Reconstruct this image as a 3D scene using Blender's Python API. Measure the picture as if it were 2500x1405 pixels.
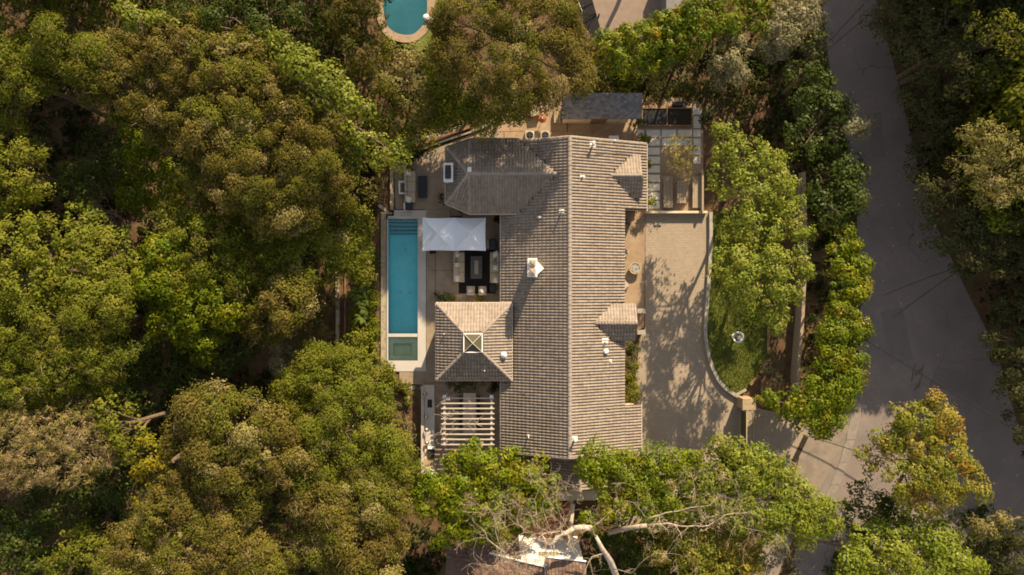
import bpy, math, random
import numpy as np
from mathutils import Vector, Matrix
R = math.radians
for o in list(bpy.data.objects): bpy.data.objects.remove(o)
SC = bpy.context.scene
COL = SC.collection
# ---------------------------------------------------------------- camera, world, sun, exposure
H = 66.7            # height of the drone above the house pad
K = 25.0            # photo pixels per metre on the pad
cd = bpy.data.cameras.new('camera'); cam = bpy.data.objects.new('camera', cd); COL.objects.link(cam)
cam.location = (0, 0, H); cam.rotation_euler = (0, 0, 0)
cd.angle = 2 * math.atan(50 / H); cd.clip_start = 0.5; cd.clip_end = 2000
SC.camera = cam
SUN_EL, SUN_AZ = R(29.5), R(21)
wd = bpy.data.worlds.new('World'); SC.world = wd; wd.use_nodes = True
nt = wd.node_tree; bg = nt.nodes['Background']
sky = nt.nodes.new('ShaderNodeTexSky'); sky.sky_type = 'NISHITA'; sky.sun_disc = False
sky.sun_elevation = SUN_EL; sky.sun_rotation = SUN_AZ
hsn = nt.nodes.new('ShaderNodeHueSaturation'); hsn.inputs['Saturation'].default_value = .28   # hazy, white balanced sky
nt.links.new(sky.outputs[0], hsn.inputs['Color']); nt.links.new(hsn.outputs[0], bg.inputs[0]); bg.inputs[1].default_value = 0.09
sd = bpy.data.lights.new('sun', 'SUN'); sd.energy = 5.0; sd.angle = R(0.5); sd.color = (1.0, 0.81, 0.54)
sun = bpy.data.objects.new('sun', sd); COL.objects.link(sun)
sv = Vector((math.sin(SUN_AZ) * math.cos(SUN_EL), math.cos(SUN_AZ) * math.cos(SUN_EL), math.sin(SUN_EL)))
sun.rotation_euler = sv.to_track_quat('Z', 'Y').to_euler(); sun.location = sv * 120
SC.view_settings.view_transform = 'Standard'; SC.view_settings.look = 'None'
SC.view_settings.gamma = 1; SC.view_settings.use_curve_mapping = False
SC.view_settings.exposure = 0.95
SC.render.engine = 'CYCLES'
cy = SC.cycles
cy.filter_width = 1.75; cy.max_bounces = 6; cy.diffuse_bounces = 3; cy.glossy_bounces = 2; cy.transmission_bounces = 4; cy.transparent_max_bounces = 8
cy.use_denoising = True; cy.denoiser = 'OPENIMAGEDENOISE'; cy.denoising_input_passes = 'RGB_ALBEDO_NORMAL'
# ---------------------------------------------------------------- helpers
def W(px, py, z=0.0):
    s = (H - z) / H / K
    return Vector(((px - 1250) * s, (702.5 - py) * s, z))
def tag(o, label=None, cat=None, group=None, kind=None):
    if label: o['label'] = label
    if cat: o['category'] = cat
    if group: o['group'] = group
    if kind: o['kind'] = kind
    return o
def thing(name, label, cat, loc=(0, 0, 0), rz=0, group=None):
    o = bpy.data.objects.new(name, None); COL.objects.link(o)
    o.location = loc; o.rotation_euler = (0, 0, rz); o.empty_display_size = .2
    return tag(o, label, cat, group)
def link(name, me, mat=None, parent=None, loc=None):
    o = bpy.data.objects.new(name, me); COL.objects.link(o)
    if mat is not None and not me.materials: me.materials.append(mat)
    if parent is not None: o.parent = parent
    if loc is not None: o.location = loc
    return o
def copy_tree(o, parent=None):
    c = o.copy(); COL.objects.link(c); c.parent = parent
    for ch in list(o.children): copy_tree(ch, c)
    return c
def again(o, loc, rz, label, scale=None):
    c = copy_tree(o); c.location = loc; c.rotation_euler = (0, 0, rz); c['label'] = label
    if scale: c.scale = (scale,) * 3
    return c
class MB:
    def __init__(s): s.v = []; s.f = []
    def poly(s, pts, faces):
        n = len(s.v); s.v += [tuple(p) for p in pts]; s.f += [tuple(i + n for i in f) for f in faces]; return s
    def box(s, x0, y0, z0, x1, y1, z1, rz=0, c=None, b=0.0):
        x0, x1 = sorted((x0, x1)); y0, y1 = sorted((y0, y1)); z0, z1 = sorted((z0, z1))
        b = min(b, (x1 - x0) / 3, (y1 - y0) / 3, (z1 - z0) / 3)
        if b > 0:
            P = []
            for z, i in ((z0, b), (z0 + b, 0), (z1 - b, 0), (z1, b)):
                q = [(x0 + b, y0 + i), (x1 - b, y0 + i), (x1 - i, y0 + b), (x1 - i, y1 - b), (x1 - b, y1 - i), (x0 + b, y1 - i), (x0 + i, y1 - b), (x0 + i, y0 + b)]
                P += [(x, y, z) for x, y in q]
            F = [tuple(range(7, -1, -1)), tuple(range(24, 32))]
            for k in range(3):
                for i in range(8):
                    j = (i + 1) % 8; F.append((k * 8 + i, k * 8 + j, k * 8 + 8 + j, k * 8 + 8 + i))
        else:
            P = [(x, y, z) for z in (z0, z1) for x, y in ((x0, y0), (x1, y0), (x1, y1), (x0, y1))]
            F = [(3, 2, 1, 0), (4, 5, 6, 7), (0, 1, 5, 4), (1, 2, 6, 5), (2, 3, 7, 6), (3, 0, 4, 7)]
        if rz:
            cx, cyy = c or ((x0 + x1) / 2, (y0 + y1) / 2); ca, sa = math.cos(rz), math.sin(rz)
            P = [(cx + (x - cx) * ca - (y - cyy) * sa, cyy + (x - cx) * sa + (y - cyy) * ca, z) for x, y, z in P]
        return s.poly(P, F)
    def cyl(s, x, y, z0, z1, r0, r1=None, n=16, cap=True):
        r1 = r0 if r1 is None else r1
        P = [(x + r * math.cos(2 * math.pi * i / n), y + r * math.sin(2 * math.pi * i / n), z) for z, r in ((z0, r0), (z1, r1)) for i in range(n)]
        F = [(i, (i + 1) % n, n + (i + 1) % n, n + i) for i in range(n)]
        if cap: F += [tuple(range(n - 1, -1, -1)), tuple(range(n, 2 * n))]
        return s.poly(P, F)
    def lathe(s, x, y, prof, n=20):
        P = [(x + r * math.cos(2 * math.pi * i / n), y + r * math.sin(2 * math.pi * i / n), z) for r, z in prof for i in range(n)]
        F = [(k * n + i, k * n + (i + 1) % n, (k + 1) * n + (i + 1) % n, (k + 1) * n + i) for k in range(len(prof) - 1) for i in range(n)]
        return s.poly(P, F)
    def tube(s, path, rad, n=6):
        path = [Vector(p) for p in path]
        if not hasattr(rad, '__len__'): rad = [rad] * len(path)
        P = []; a = None
        for i, p in enumerate(path):
            d = (path[min(i + 1, len(path) - 1)] - path[max(i - 1, 0)]).normalized()
            if a is None: a = d.orthogonal().normalized()
            a = (a - d * a.dot(d)).normalized(); b = d.cross(a)
            P += [tuple(p + (a * math.cos(2 * math.pi * k / n) + b * math.sin(2 * math.pi * k / n)) * rad[i]) for k in range(n)]
        F = [(i * n + k, i * n + (k + 1) % n, (i + 1) * n + (k + 1) % n, (i + 1) * n + k) for i in range(len(path) - 1) for k in range(n)]
        F += [tuple(range(n - 1, -1, -1)), tuple(range((len(path) - 1) * n, len(path) * n))]
        return s.poly(P, F)
    def prism(s, pts, z0, z1):
        n = len(pts)
        ar = sum(pts[i][0] * pts[(i + 1) % n][1] - pts[(i + 1) % n][0] * pts[i][1] for i in range(n))
        if ar < 0: pts = pts[::-1]
        P = [(p[0], p[1], z0) for p in pts] + [(p[0], p[1], z1) for p in pts]
        return s.poly(P, [tuple(range(n - 1, -1, -1)), tuple(range(n, 2 * n))] + [(i, (i + 1) % n, n + (i + 1) % n, n + i) for i in range(n)])
    def slab(s, pts3, th):           # a planar 3-D polygon thickened downwards
        n = len(pts3); P = [tuple(p) for p in pts3] + [(p[0], p[1], p[2] - th) for p in pts3]
        return s.poly(P, [tuple(range(n)), tuple(range(2 * n - 1, n - 1, -1))] + [((i + 1) % n, i, n + i, n + (i + 1) % n) for i in range(n)])
    def build(s, name, mat, parent=None, off=None, smooth=False, label=None):
        me = bpy.data.meshes.new(name)
        v = s.v if off is None else [(a - off[0], b - off[1], c - off[2]) for a, b, c in s.v]
        me.from_pydata(v, [], s.f); me.update()
        if smooth: me.shade_smooth()
        o = link(name, me, mat, parent)
        if label: o['label'] = label
        return o
def inside(P, poly):                 # vectorised point-in-polygon, P (n,2)
    x, y = P[:, 0], P[:, 1]; r = np.zeros(len(P), bool); n = len(poly)
    for i in range(n):
        x0, y0 = poly[i][:2]; x1, y1 = poly[(i + 1) % n][:2]
        if y0 == y1: continue
        c = ((y0 > y) != (y1 > y)) & (x < (x1 - x0) * (y - y0) / (y1 - y0) + x0); r ^= c
    return r
# ---------------------------------------------------------------- materials
def mat(name, col, rough=.8, vary=.15, scale=3.0, bump=0.0, bscale=30.0, metal=0.0, col2=None, spec=.3, detail=4, stretch=None):
    m = bpy.data.materials.new(name); m.use_nodes = True; n = m.node_tree; b = n.nodes['Principled BSDF']
    b.inputs['Roughness'].default_value = rough; b.inputs['Metallic'].default_value = metal
    b.inputs['Specular IOR Level'].default_value = spec
    tc = n.nodes.new('ShaderNodeTexCoord'); src = tc.outputs['Object']
    g = n.nodes.new('ShaderNodeNewGeometry'); src = g.outputs['Position']
    if stretch:
        mp = n.nodes.new('ShaderNodeMapping'); mp.inputs['Scale'].default_value = stretch; n.links.new(src, mp.inputs[0]); src = mp.outputs[0]
    nz = n.nodes.new('ShaderNodeTexNoise'); nz.inputs['Scale'].default_value = scale; nz.inputs['Detail'].default_value = detail; nz.inputs['Roughness'].default_value = .65
    n.links.new(src, nz.inputs['Vector'])
    rp = n.nodes.new('ShaderNodeValToRGB'); c2 = col2 or tuple(c * (1 + vary) for c in col)
    c1 = tuple(c * (1 - vary) for c in col) if not col2 else col
    rp.color_ramp.elements[0].position = .35; rp.color_ramp.elements[1].position = .65
    rp.color_ramp.elements[0].color = (*c1, 1); rp.color_ramp.elements[1].color = (*c2, 1)
    n.links.new(nz.outputs[0], rp.inputs[0]); n.links.new(rp.outputs[0], b.inputs['Base Color'])
    m['_ramp'] = rp.name
    if bump:
        nb = n.nodes.new('ShaderNodeTexNoise'); nb.inputs['Scale'].default_value = bscale; nb.inputs['Detail'].default_value = 3
        n.links.new(src, nb.inputs['Vector']); bp = n.nodes.new('ShaderNodeBump'); bp.inputs['Strength'].default_value = bump; bp.inputs['Distance'].default_value = .02
        n.links.new(nb.outputs[0], bp.inputs['Height']); n.links.new(bp.outputs[0], b.inputs['Normal'])
    return m
def overlay(m, col, scale, lo, hi, detail=6, rough=.7, stretch=None):   # a second layer of worn patches
    n = m.node_tree; b = n.nodes['Principled BSDF']; src = b.inputs['Base Color'].links[0].from_socket
    g = n.nodes.new('ShaderNodeNewGeometry'); v = g.outputs['Position']
    if stretch:
        mp = n.nodes.new('ShaderNodeMapping'); mp.inputs['Scale'].default_value = stretch; n.links.new(v, mp.inputs[0]); v = mp.outputs[0]
    nz = n.nodes.new('ShaderNodeTexNoise'); nz.inputs['Scale'].default_value = scale; nz.inputs['Detail'].default_value = detail; nz.inputs['Roughness'].default_value = rough
    n.links.new(v, nz.inputs['Vector'])
    mr = n.nodes.new('ShaderNodeMapRange'); mr.inputs[1].default_value = lo; mr.inputs[2].default_value = hi; n.links.new(nz.outputs[0], mr.inputs[0])
    mx = n.nodes.new('ShaderNodeMix'); mx.data_type = 'RGBA'; n.links.new(mr.outputs[0], mx.inputs[0]); n.links.new(src, mx.inputs[6]); mx.inputs[7].default_value = (*col, 1)
    n.links.new(mx.outputs[2], b.inputs['Base Color']); return m
def attr_mat(name, rough=.8, gain=1.0, wear=.0):
    m = mat(name, (.5, .5, .5), rough, vary=wear, scale=2.2, bump=.25, bscale=14)
    n = m.node_tree; b = n.nodes['Principled BSDF']; src = b.inputs['Base Color'].links[0].from_socket
    a = n.nodes.new('ShaderNodeAttribute'); a.attribute_name = 'tint'
    mx = n.nodes.new('ShaderNodeMix'); mx.data_type = 'RGBA'; mx.blend_type = 'MULTIPLY'; mx.inputs[0].default_value = 1
    n.links.new(a.outputs[0], mx.inputs[6]); sc = n.nodes.new('ShaderNodeVectorMath'); sc.operation = 'SCALE'; sc.inputs[3].default_value = 2 * gain
    n.links.new(src, sc.inputs[0]); n.links.new(sc.outputs[0], mx.inputs[7]); n.links.new(mx.outputs[2], b.inputs['Base Color']); return m
def leaf_mat(name, transl=.3, rough=.45, gloss=.05):
    m = bpy.data.materials.new(name); m.use_nodes = True; n = m.node_tree; n.nodes.clear()
    out = n.nodes.new('ShaderNodeOutputMaterial'); a = n.nodes.new('ShaderNodeAttribute'); a.attribute_name = 'tint'
    d = n.nodes.new('ShaderNodeBsdfDiffuse'); t = n.nodes.new('ShaderNodeBsdfTranslucent'); g = n.nodes.new('ShaderNodeBsdfGlossy')
    g.inputs['Roughness'].default_value = rough; g.inputs['Color'].default_value = (.9, .9, .8, 1)
    hs = n.nodes.new('ShaderNodeMix'); hs.data_type = 'RGBA'; hs.blend_type = 'MULTIPLY'; hs.inputs[0].default_value = 1; hs.inputs[7].default_value = (1.5, 1.35, .55, 1)
    n.links.new(a.outputs[0], d.inputs[0]); n.links.new(a.outputs[0], hs.inputs[6]); n.links.new(hs.outputs[2], t.inputs[0])
    m1 = n.nodes.new('ShaderNodeMixShader'); m1.inputs[0].default_value = transl; n.links.new(d.outputs[0], m1.inputs[1]); n.links.new(t.outputs[0], m1.inputs[2])
    m2 = n.nodes.new('ShaderNodeMixShader'); m2.inputs[0].default_value = gloss; n.links.new(m1.outputs[0], m2.inputs[1]); n.links.new(g.outputs[0], m2.inputs[2])
    n.links.new(m2.outputs[0], out.inputs[0]); return m
def brick_mat(name, c1, c2, cm, bw, bh, mortar=.03, rough=.85, bump=.5, rot=0.0, offset=.5):
    m = bpy.data.materials.new(name); m.use_nodes = True; n = m.node_tree; b = n.nodes['Principled BSDF']; b.inputs['Roughness'].default_value = rough
    b.inputs['Specular IOR Level'].default_value = .25
    g = n.nodes.new('ShaderNodeNewGeometry'); mp = n.nodes.new('ShaderNodeMapping'); mp.inputs['Rotation'].default_value = (0, 0, rot)
    n.links.new(g.outputs['Position'], mp.inputs[0]); br = n.nodes.new('ShaderNodeTexBrick'); br.offset = offset
    n.links.new(mp.outputs[0], br.inputs[0]); br.inputs['Color1'].default_value = (*c1, 1); br.inputs['Color2'].default_value = (*c2, 1); br.inputs['Mortar'].default_value = (*cm, 1)
    br.inputs['Scale'].default_value = 1; br.inputs['Brick Width'].default_value = bw; br.inputs['Row Height'].default_value = bh; br.inputs['Mortar Size'].default_value = mortar; br.inputs['Mortar Smooth'].default_value = .3
    n.links.new(br.outputs[0], b.inputs['Base Color']); bp = n.nodes.new('ShaderNodeBump'); bp.inputs['Strength'].default_value = bump; bp.inputs['Distance'].default_value = .015; bp.invert = True
    n.links.new(br.outputs[1], bp.inputs['Height']); n.links.new(bp.outputs[0], b.inputs['Normal']); return m
M = {}
M['soil'] = overlay(mat('soil', (.085, .048, .026), .95, scale=1.2, col2=(.16, .09, .048), bump=.8, bscale=9), (.10, .09, .035), .6, .5, .62)
M['sand'] = overlay(overlay(mat('sandy_gravel', (.32, .225, .15), .95, .1, .6, bump=.4, bscale=25), (.235, .16, .105), 2.2, .5, .72), (.38, .29, .20), .35, .5, .7)
M['patio'] = overlay(overlay(mat('patio_concrete', (.29, .225, .165), .8, .1, .5, bump=.15, bscale=18), (.20, .145, .10), 1.1, .5, .75), (.36, .29, .22), .3, .55, .75)
M['apron'] = overlay(overlay(mat('worn_shaded_concrete', (.25, .205, .165), .9, .1, 1.0, bump=.3), (.17, .14, .115), .6, .48, .72), (.33, .27, .2), 1.8, .6, .8)  # base tone darkened in place of tree shade on the apron
M['slab'] = overlay(mat('pale_slab', (.66, .62, .56), .8, .05, 1.5), (.5, .45, .38), 1.4, .5, .8)
M['deck'] = overlay(mat('pale_travertine', (.49, .455, .42), .7, .06, .8, bump=.1), (.45, .40, .35), 1.6, .52, .8)
M['cobble'] = overlay(overlay(brick_mat('cobble_pavers', (.345, .275, .205), (.40, .325, .245), (.235, .185, .14), .26, .17, .02, rot=0), (.285, .225, .165), .35, .45, .8, stretch=(1.6, .5, 1)), (.22, .175, .13), 2.4, .62, .8)
M['asphalt'] = overlay(overlay(mat('asphalt', (.245, .198, .178), .9, .09, 2.0, bump=.5, bscale=40), (.18, .152, .145), .25, .45, .7), (.26, .21, .18), .8, .62, .8, stretch=(1, .15, 1))
def cracks(m, scale, width, col, mask=.5):
    n = m.node_tree; b = n.nodes['Principled BSDF']; src = b.inputs['Base Color'].links[0].from_socket; g = n.nodes.new('ShaderNodeNewGeometry')
    nz = n.nodes.new('ShaderNodeTexNoise'); nz.inputs['Scale'].default_value = .5; nz.inputs['Detail'].default_value = 5; n.links.new(g.outputs['Position'], nz.inputs[0])
    ad = n.nodes.new('ShaderNodeVectorMath'); ad.operation = 'MULTIPLY_ADD'; n.links.new(nz.outputs[1], ad.inputs[0]); ad.inputs[1].default_value = (2.5, 2.5, 0); n.links.new(g.outputs['Position'], ad.inputs[2])
    vo = n.nodes.new('ShaderNodeTexVoronoi'); vo.feature = 'DISTANCE_TO_EDGE'; vo.inputs['Scale'].default_value = scale; n.links.new(ad.outputs[0], vo.inputs[0])
    lt = n.nodes.new('ShaderNodeMapRange'); lt.inputs[1].default_value = width; lt.inputs[2].default_value = width * .3; n.links.new(vo.outputs[0], lt.inputs[0])
    n2 = n.nodes.new('ShaderNodeTexNoise'); n2.inputs['Scale'].default_value = .13; n.links.new(g.outputs['Position'], n2.inputs[0]); mk = n.nodes.new('ShaderNodeMapRange'); mk.inputs[1].default_value = mask; mk.inputs[2].default_value = mask + .12; n.links.new(n2.outputs[0], mk.inputs[0])
    mu = n.nodes.new('ShaderNodeMath'); mu.operation = 'MULTIPLY'; n.links.new(lt.outputs[0], mu.inputs[0]); n.links.new(mk.outputs[0], mu.inputs[1])
    mx = n.nodes.new('ShaderNodeMix'); mx.data_type = 'RGBA'; n.links.new(mu.outputs[0], mx.inputs[0]); n.links.new(src, mx.inputs[6]); mx.inputs[7].default_value = (*col, 1); n.links.new(mx.outputs[2], b.inputs['Base Color']); return m
cracks(M['asphalt'], .17, .007, (.09, .075, .065), .5)
M['tar'] = overlay(mat('asphalt_patch', (.19, .158, .148), .9, .08, 2.0, bump=.5, bscale=40), (.21, .17, .15), 1.2, .45, .7)
M['concrete'] = overlay(mat('concrete', (.36, .32, .27), .85, .1, 1.5, bump=.2), (.24, .21, .17), 2.3, .5, .75)
M['wallcap'] = overlay(mat('weathered_wall', (.36, .29, .20), .9, .15, 2.0, bump=.4), (.15, .16, .07), 1.8, .52, .7)
M['white'] = overlay(mat('white_stucco', (.74, .72, .69), .8, .04, 2), (.55, .5, .45), 2.0, .6, .9)
M['cream'] = mat('cream_stucco', (.62, .53, .38), .85, .08, 1.2, bump=.2)
M['stone'] = mat('tan_stone', (.36, .27, .17), .9, .2, 3.0, bump=.6, bscale=12)
M['black'] = mat('black_metal', (.012, .012, .014), .5, .2, 2)
M['dark'] = mat('charcoal', (.03, .032, .038), .6, .2, 3, bump=.1)
M['rug'] = mat('black_rug', (.016, .014, .014), .95, .2, 5, bump=.4)
M['cush'] = mat('taupe_cushion', (.42, .35, .27), .95, .06, 4, bump=.2, bscale=60)
M['pillow'] = mat('white_pillow', (.72, .68, .63), .95, .05, 4)
M['pillow2'] = mat('grey_pillow', (.2, .19, .19), .95, .1, 4)
M['canvas'] = mat('white_canvas', (.70, .74, .81), .9, .03, .6)
M['wood'] = mat('weathered_wood', (.34, .265, .185), .85, .2, 2, bump=.4, stretch=(1, 12, 1))
M['oldwood'] = mat('old_timber', (.22, .13, .07), .9, .25, 2, bump=.5)
M['teak'] = mat('grey_teak', (.30, .24, .18), .85, .15, 3, bump=.3, stretch=(14, 1, 1))
M['beam'] = mat('pale_painted_beam', (.47, .40, .34), .8, .1, 3, bump=.2)
M['bark'] = mat('bark', (.16, .11, .07), .95, .3, 4, bump=.8, bscale=10)
M['palebark'] = overlay(mat('sycamore_bark', (.50, .42, .34), .9, .15, 2, bump=.4), (.28, .2, .14), 3.5, .5, .62)
M['pipe'] = mat('galvanised_metal', (.75, .74, .72), .5, .05, 2, metal=.2)
M['brass'] = mat('bronze_metal', (.38, .30, .22), .35, .1, 3, metal=.7)
M['rust'] = mat('rusty_steel', (.27, .085, .035), .85, .25, 5)
M['glass'] = mat('window_glass', (.04, .045, .04), .08, .1, 1, spec=.6)
M['slate'] = attr_mat('slate_shingle', .75, 1, .12)
M['tile'] = overlay(overlay(attr_mat('roof_tile', .9, .77, .14), (.20, .15, .115), .45, .5, .85), (.15, .12, .08), 3.0, .66, .8)
M['tile_in'] = mat('roof_deck', (.10, .065, .045), .95, .1)
M['ridge'] = mat('ridge_tile', (.29, .242, .205), .85, .15, 1.5, bump=.3)
M['grass'] = mat('grass', (.10, .13, .02), .95, scale=1.5, col2=(.16, .17, .04), bump=1, bscale=18)
M['cob'] = M['cobble']
M['pebble'] = mat('fire_pebbles', (.38, .35, .32), .8, .4, 12, bump=.6)
M['poolfloor'] = mat('pool_plaster', (.22, .76, .82), .7, scale=.7, col2=(.30, .82, .86), detail=3)
M['nosing'] = mat('dark_mosaic_nosing', (.03, .16, .24), .5, .2, 6)
M['pooltile'] = mat('pool_tile', (.24, .48, .52), .5, .15, 4)
M['spafloor'] = mat('spa_plaster', (.72, .70, .44), .7, scale=.9, col2=(.85, .80, .55))
M['poolpale'] = mat('pale_pool_plaster', (.36, .80, .78), .7, .08, .6)
M['terracotta'] = mat('terracotta_pot', (.4, .18, .09), .8, .1)
M['yellow'] = mat('yellow_glaze', (.5, .4, .06), .4, .1)
M['nroof'] = mat('brown_roof', (.15, .095, .07), .9, .2, 3, bump=.5)
M['gravelroof'] = overlay(mat('tan_asphalt', (.25, .19, .15), .95, .08, 1.5, bump=.4), (.22, .16, .12), .8, .55, .8)
M['orange'] = mat('red_brick_patio', (.27, .10, .05), .9, .2, 3)
M['mesh'] = mat('brown_screen', (.09, .08, .05), .8, .1, 8)
M['tan'] = mat('tan_painted_metal', (.42, .34, .2), .6, .08)
M['cable'] = mat('cable_rubber', (.012, .011, .01), .7, .1)
M['soil2'] = mat('potting_soil', (.03, .022, .015), .95, .3, 5)
M['leaf'] = leaf_mat('foliage', .34, .6, .004)
M['gleaf'] = leaf_mat('glossy_foliage', .38, .5, .015)
def water_mat(name, tint, bump=.12):
    m = bpy.data.materials.new(name); m.use_nodes = True; n = m.node_tree; n.nodes.clear()
    out = n.nodes.new('ShaderNodeOutputMaterial'); t = n.nodes.new('ShaderNodeBsdfTransparent'); t.inputs[0].default_value = (*tint, 1)
    g = n.nodes.new('ShaderNodeBsdfGlossy'); g.inputs['Roughness'].default_value = .05; fr = n.nodes.new('ShaderNodeFresnel'); fr.inputs[0].default_value = 1.33
    nz = n.nodes.new('ShaderNodeTexNoise'); nz.inputs['Scale'].default_value = 3.0; nz.inputs['Detail'].default_value = 4
    ge = n.nodes.new('ShaderNodeNewGeometry'); n.links.new(ge.outputs['Position'], nz.inputs[0])
    bp = n.nodes.new('ShaderNodeBump'); bp.inputs['Strength'].default_value = bump; bp.inputs['Distance'].default_value = .1
    n.links.new(nz.outputs[0], bp.inputs['Height']); n.links.new(bp.outputs[0], g.inputs['Normal']); n.links.new(bp.outputs[0], fr.inputs['Normal'])
    mx = n.nodes.new('ShaderNodeMixShader'); n.links.new(fr.outputs[0], mx.inputs[0]); n.links.new(t.outputs[0], mx.inputs[1]); n.links.new(g.outputs[0], mx.inputs[2]); n.links.new(mx.outputs[0], out.inputs[0]); return m
M['water'] = water_mat('pool_water', (.84, .97, .98))
# ---------------------------------------------------------------- terrain
ROADL = [(-400, 1990), (0, 2005), (200, 2030), (450, 2085), (700, 2105), (950, 2085), (1080, 2030), (1230, 1975), (1405, 1925), (1800, 1880)]
ROADR = [(-400, 2110), (0, 2140), (150, 2180), (380, 2235), (560, 2290), (680, 2345), (850, 2430), (1050, 2490), (1300, 2570), (1800, 2640)]
def terr(x, y):
    x = np.asarray(x, float); y = np.asarray(y, float)
    px = x * K + 1250; py = 702.5 - y * K
    e = np.interp(py, [200, 420], [780, 915])
    d = np.clip((e - px) / K, 0, 60)
    z = -.15 - np.where(d > 0, np.minimum(.9, d * 3), 0) - .30 * np.minimum(d, 15) + .1 * np.clip(d - 22, 0, 60)
    rr = np.interp(py, [a for a, b in ROADR], [b for a, b in ROADR])
    u = np.clip((px - rr - 20) / K, 0, 80); z = z + np.minimum(u * .28, 16)
    far = np.clip((np.abs(y) - 32) / 100, 0, 1); z = z + far * 6 * np.clip((px - 900) / 600, -1, 1)
    z = z + np.where((d > .5) | (u > .5), .18 * np.sin(x * .9 + y * .4) * np.cos(y * .7 - x * .3), 0)
    return z
xs = np.concatenate([np.linspace(-420, -75, 12), np.arange(-70, 70.1, .5), np.linspace(75, 420, 12)])
ys = np.concatenate([np.linspace(-420, -50, 12), np.arange(-45, 45.1, .5), np.linspace(50, 420, 12)])
X, Y = np.meshgrid(xs, ys); Z = terr(X, Y)
def px_rect(x0, y0, x1, y1, z=0): a = W(x0, y0, z); b = W(x1, y1, z); return min(a.x, b.x), min(a.y, b.y), max(a.x, b.x), max(a.y, b.y)
PR = px_rect(948, 535, 1020, 881)
hole = (X > PR[0] - .6) & (X < PR[2] + .45) & (Y > PR[1] - .45) & (Y < PR[3] + .45); Z[hole] = -2.6
NC = W(990, 12); hole2 = ((X - NC.x) / 2.7) ** 2 + ((Y - NC.y) / 3.6) ** 2 < 1; Z[hole2] = -2.4
nx, ny = len(xs), len(ys); idx = np.arange(nx * ny).reshape(ny, nx)
F = np.stack([idx[:-1, :-1], idx[:-1, 1:], idx[1:, 1:], idx[1:, :-1]], -1).reshape(-1, 4)
me = bpy.data.meshes.new('ground'); me.from_pydata(np.stack([X, Y, Z], -1).reshape(-1, 3).tolist(), [], F.tolist()); me.shade_smooth()
tag(link('ground', me, M['soil']), 'reddish brown bare earth and leaf litter under the trees', kind='structure')
# ---------------------------------------------------------------- paved sheets
def sheet(name, pts, z0, z1, m, label):
    o = MB().prism([tuple(W(a, b, z1)[:2]) for a, b in pts], z0, z1).build(name, m); return tag(o, label, kind='structure')
road = [(b, a) for a, b in ROADL] + [(b, a) for a, b in ROADR[::-1]]
sheet('road', road, -.4, -.09, M['asphalt'], 'grey brown asphalt street with cracks running down the right side')
dr_r = [(1733, 518), (1733, 600), (1727, 700), (1720, 800), (1724, 850), (1738, 900), (1765, 945), (1815, 978), (1818, 985)]
sheet('driveway', [(1576, 518)] + dr_r + [(1860, 1000), (1960, 1020), (1968, 1060), (1925, 1190), (1900, 1260), (1840, 1300), (1500, 1300), (1500, 1104), (1566, 1104), (1566, 988), (1545, 986), (1562, 830), (1575, 800)], -.4, -.03, M['cobble'], 'tan cobblestone driveway curving towards the gate')
sheet('driveway_apron', [(1970, 1030), (2075, 1040), (2050, 1110), (1960, 1260), (1900, 1405), (1800, 1500), (1780, 1500), (1905, 1255), (1935, 1190)], -.4, -.05, M['apron'], 'smooth concrete apron between the pavers and the street')
g_ = MB()
for i in range(5):
    a, b = [(2092, 1010), (2078, 1075), (2062, 1130), (2040, 1185), (2015, 1240), (1975, 1330)][i:i + 2]
    g_.prism([tuple(W(a[0] - 12, a[1])[:2]), tuple(W(a[0] + 10, a[1])[:2]), tuple(W(b[0] + 10, b[1] - 1)[:2]), tuple(W(b[0] - 12, b[1] - 1)[:2])], -.3, -.035)
tag(g_.build('gutter', mat('gutter_concrete', (.25, .215, .185), .9, .15, 1.5)), 'pale worn concrete gutter along the street beside the apron', kind='structure')
# patio: pieces around the pool
sheet('patio', [(1038, 512), (1230, 512), (1230, 935), (1062, 935), (1038, 935)], -.35, .0, M['patio'], 'brown tinted concrete terrace between pool and house')
sheet('upper_terrace', [(1230, 511.5), (1040, 511.5), (966, 511.5), (962, 405), (1010, 382), (1160, 325), (1230, 322)], -.35, -.004, M['patio'], 'concrete terrace under the sofa left of the house wing')
sheet('lower_terrace', [(975, 908), (1037.5, 908), (1037.5, 936), (1230, 936), (1230, 1165), (1030, 1165), (1030, 940), (975, 935)], -.35, -.012, M['patio'], 'concrete terrace below the pool and around the pergola')
sheet('side_yard', [(1160, 324), (1260, 240), (1370, 222), (1700, 240), (1715, 262), (1712, 318), (1235, 321)], -.35, -.05, M['sand'], 'sandy brown yard behind the house beside the slate roofed shed')
sheet('side_yard', [(1231, 322), (1576, 319), (1576, 517), (1231, 517)], -.35, -.06, M['sand'], 'sandy brown strip of ground under the house eaves')
sheet('gravel_court', [(1576.5, 318.5), (1717, 318.5), (1717, 517), (1576.5, 517)], -.35, -.045, M['sand'], 'brown gravel court with white stepping slabs')
sheet('entry_court', [(1500, 518.5), (1575.5, 518.5), (1573, 800), (1500, 828)], -.35, -.02, M['sand'], 'sandy entry court with the stone fire bowl')
LAWN = [(1738, 520), (1900, 520), (1905, 700), (1885, 800), (1880, 870), (1850, 915), (1815, 955), (1795, 962), (1765, 935), (1740, 890), (1730, 840), (1728, 780), (1733, 700)]
sheet('lawn', LAWN, -.35, .16, M['grass'], 'shaded green lawn inside the curved kerb wall')
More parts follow.
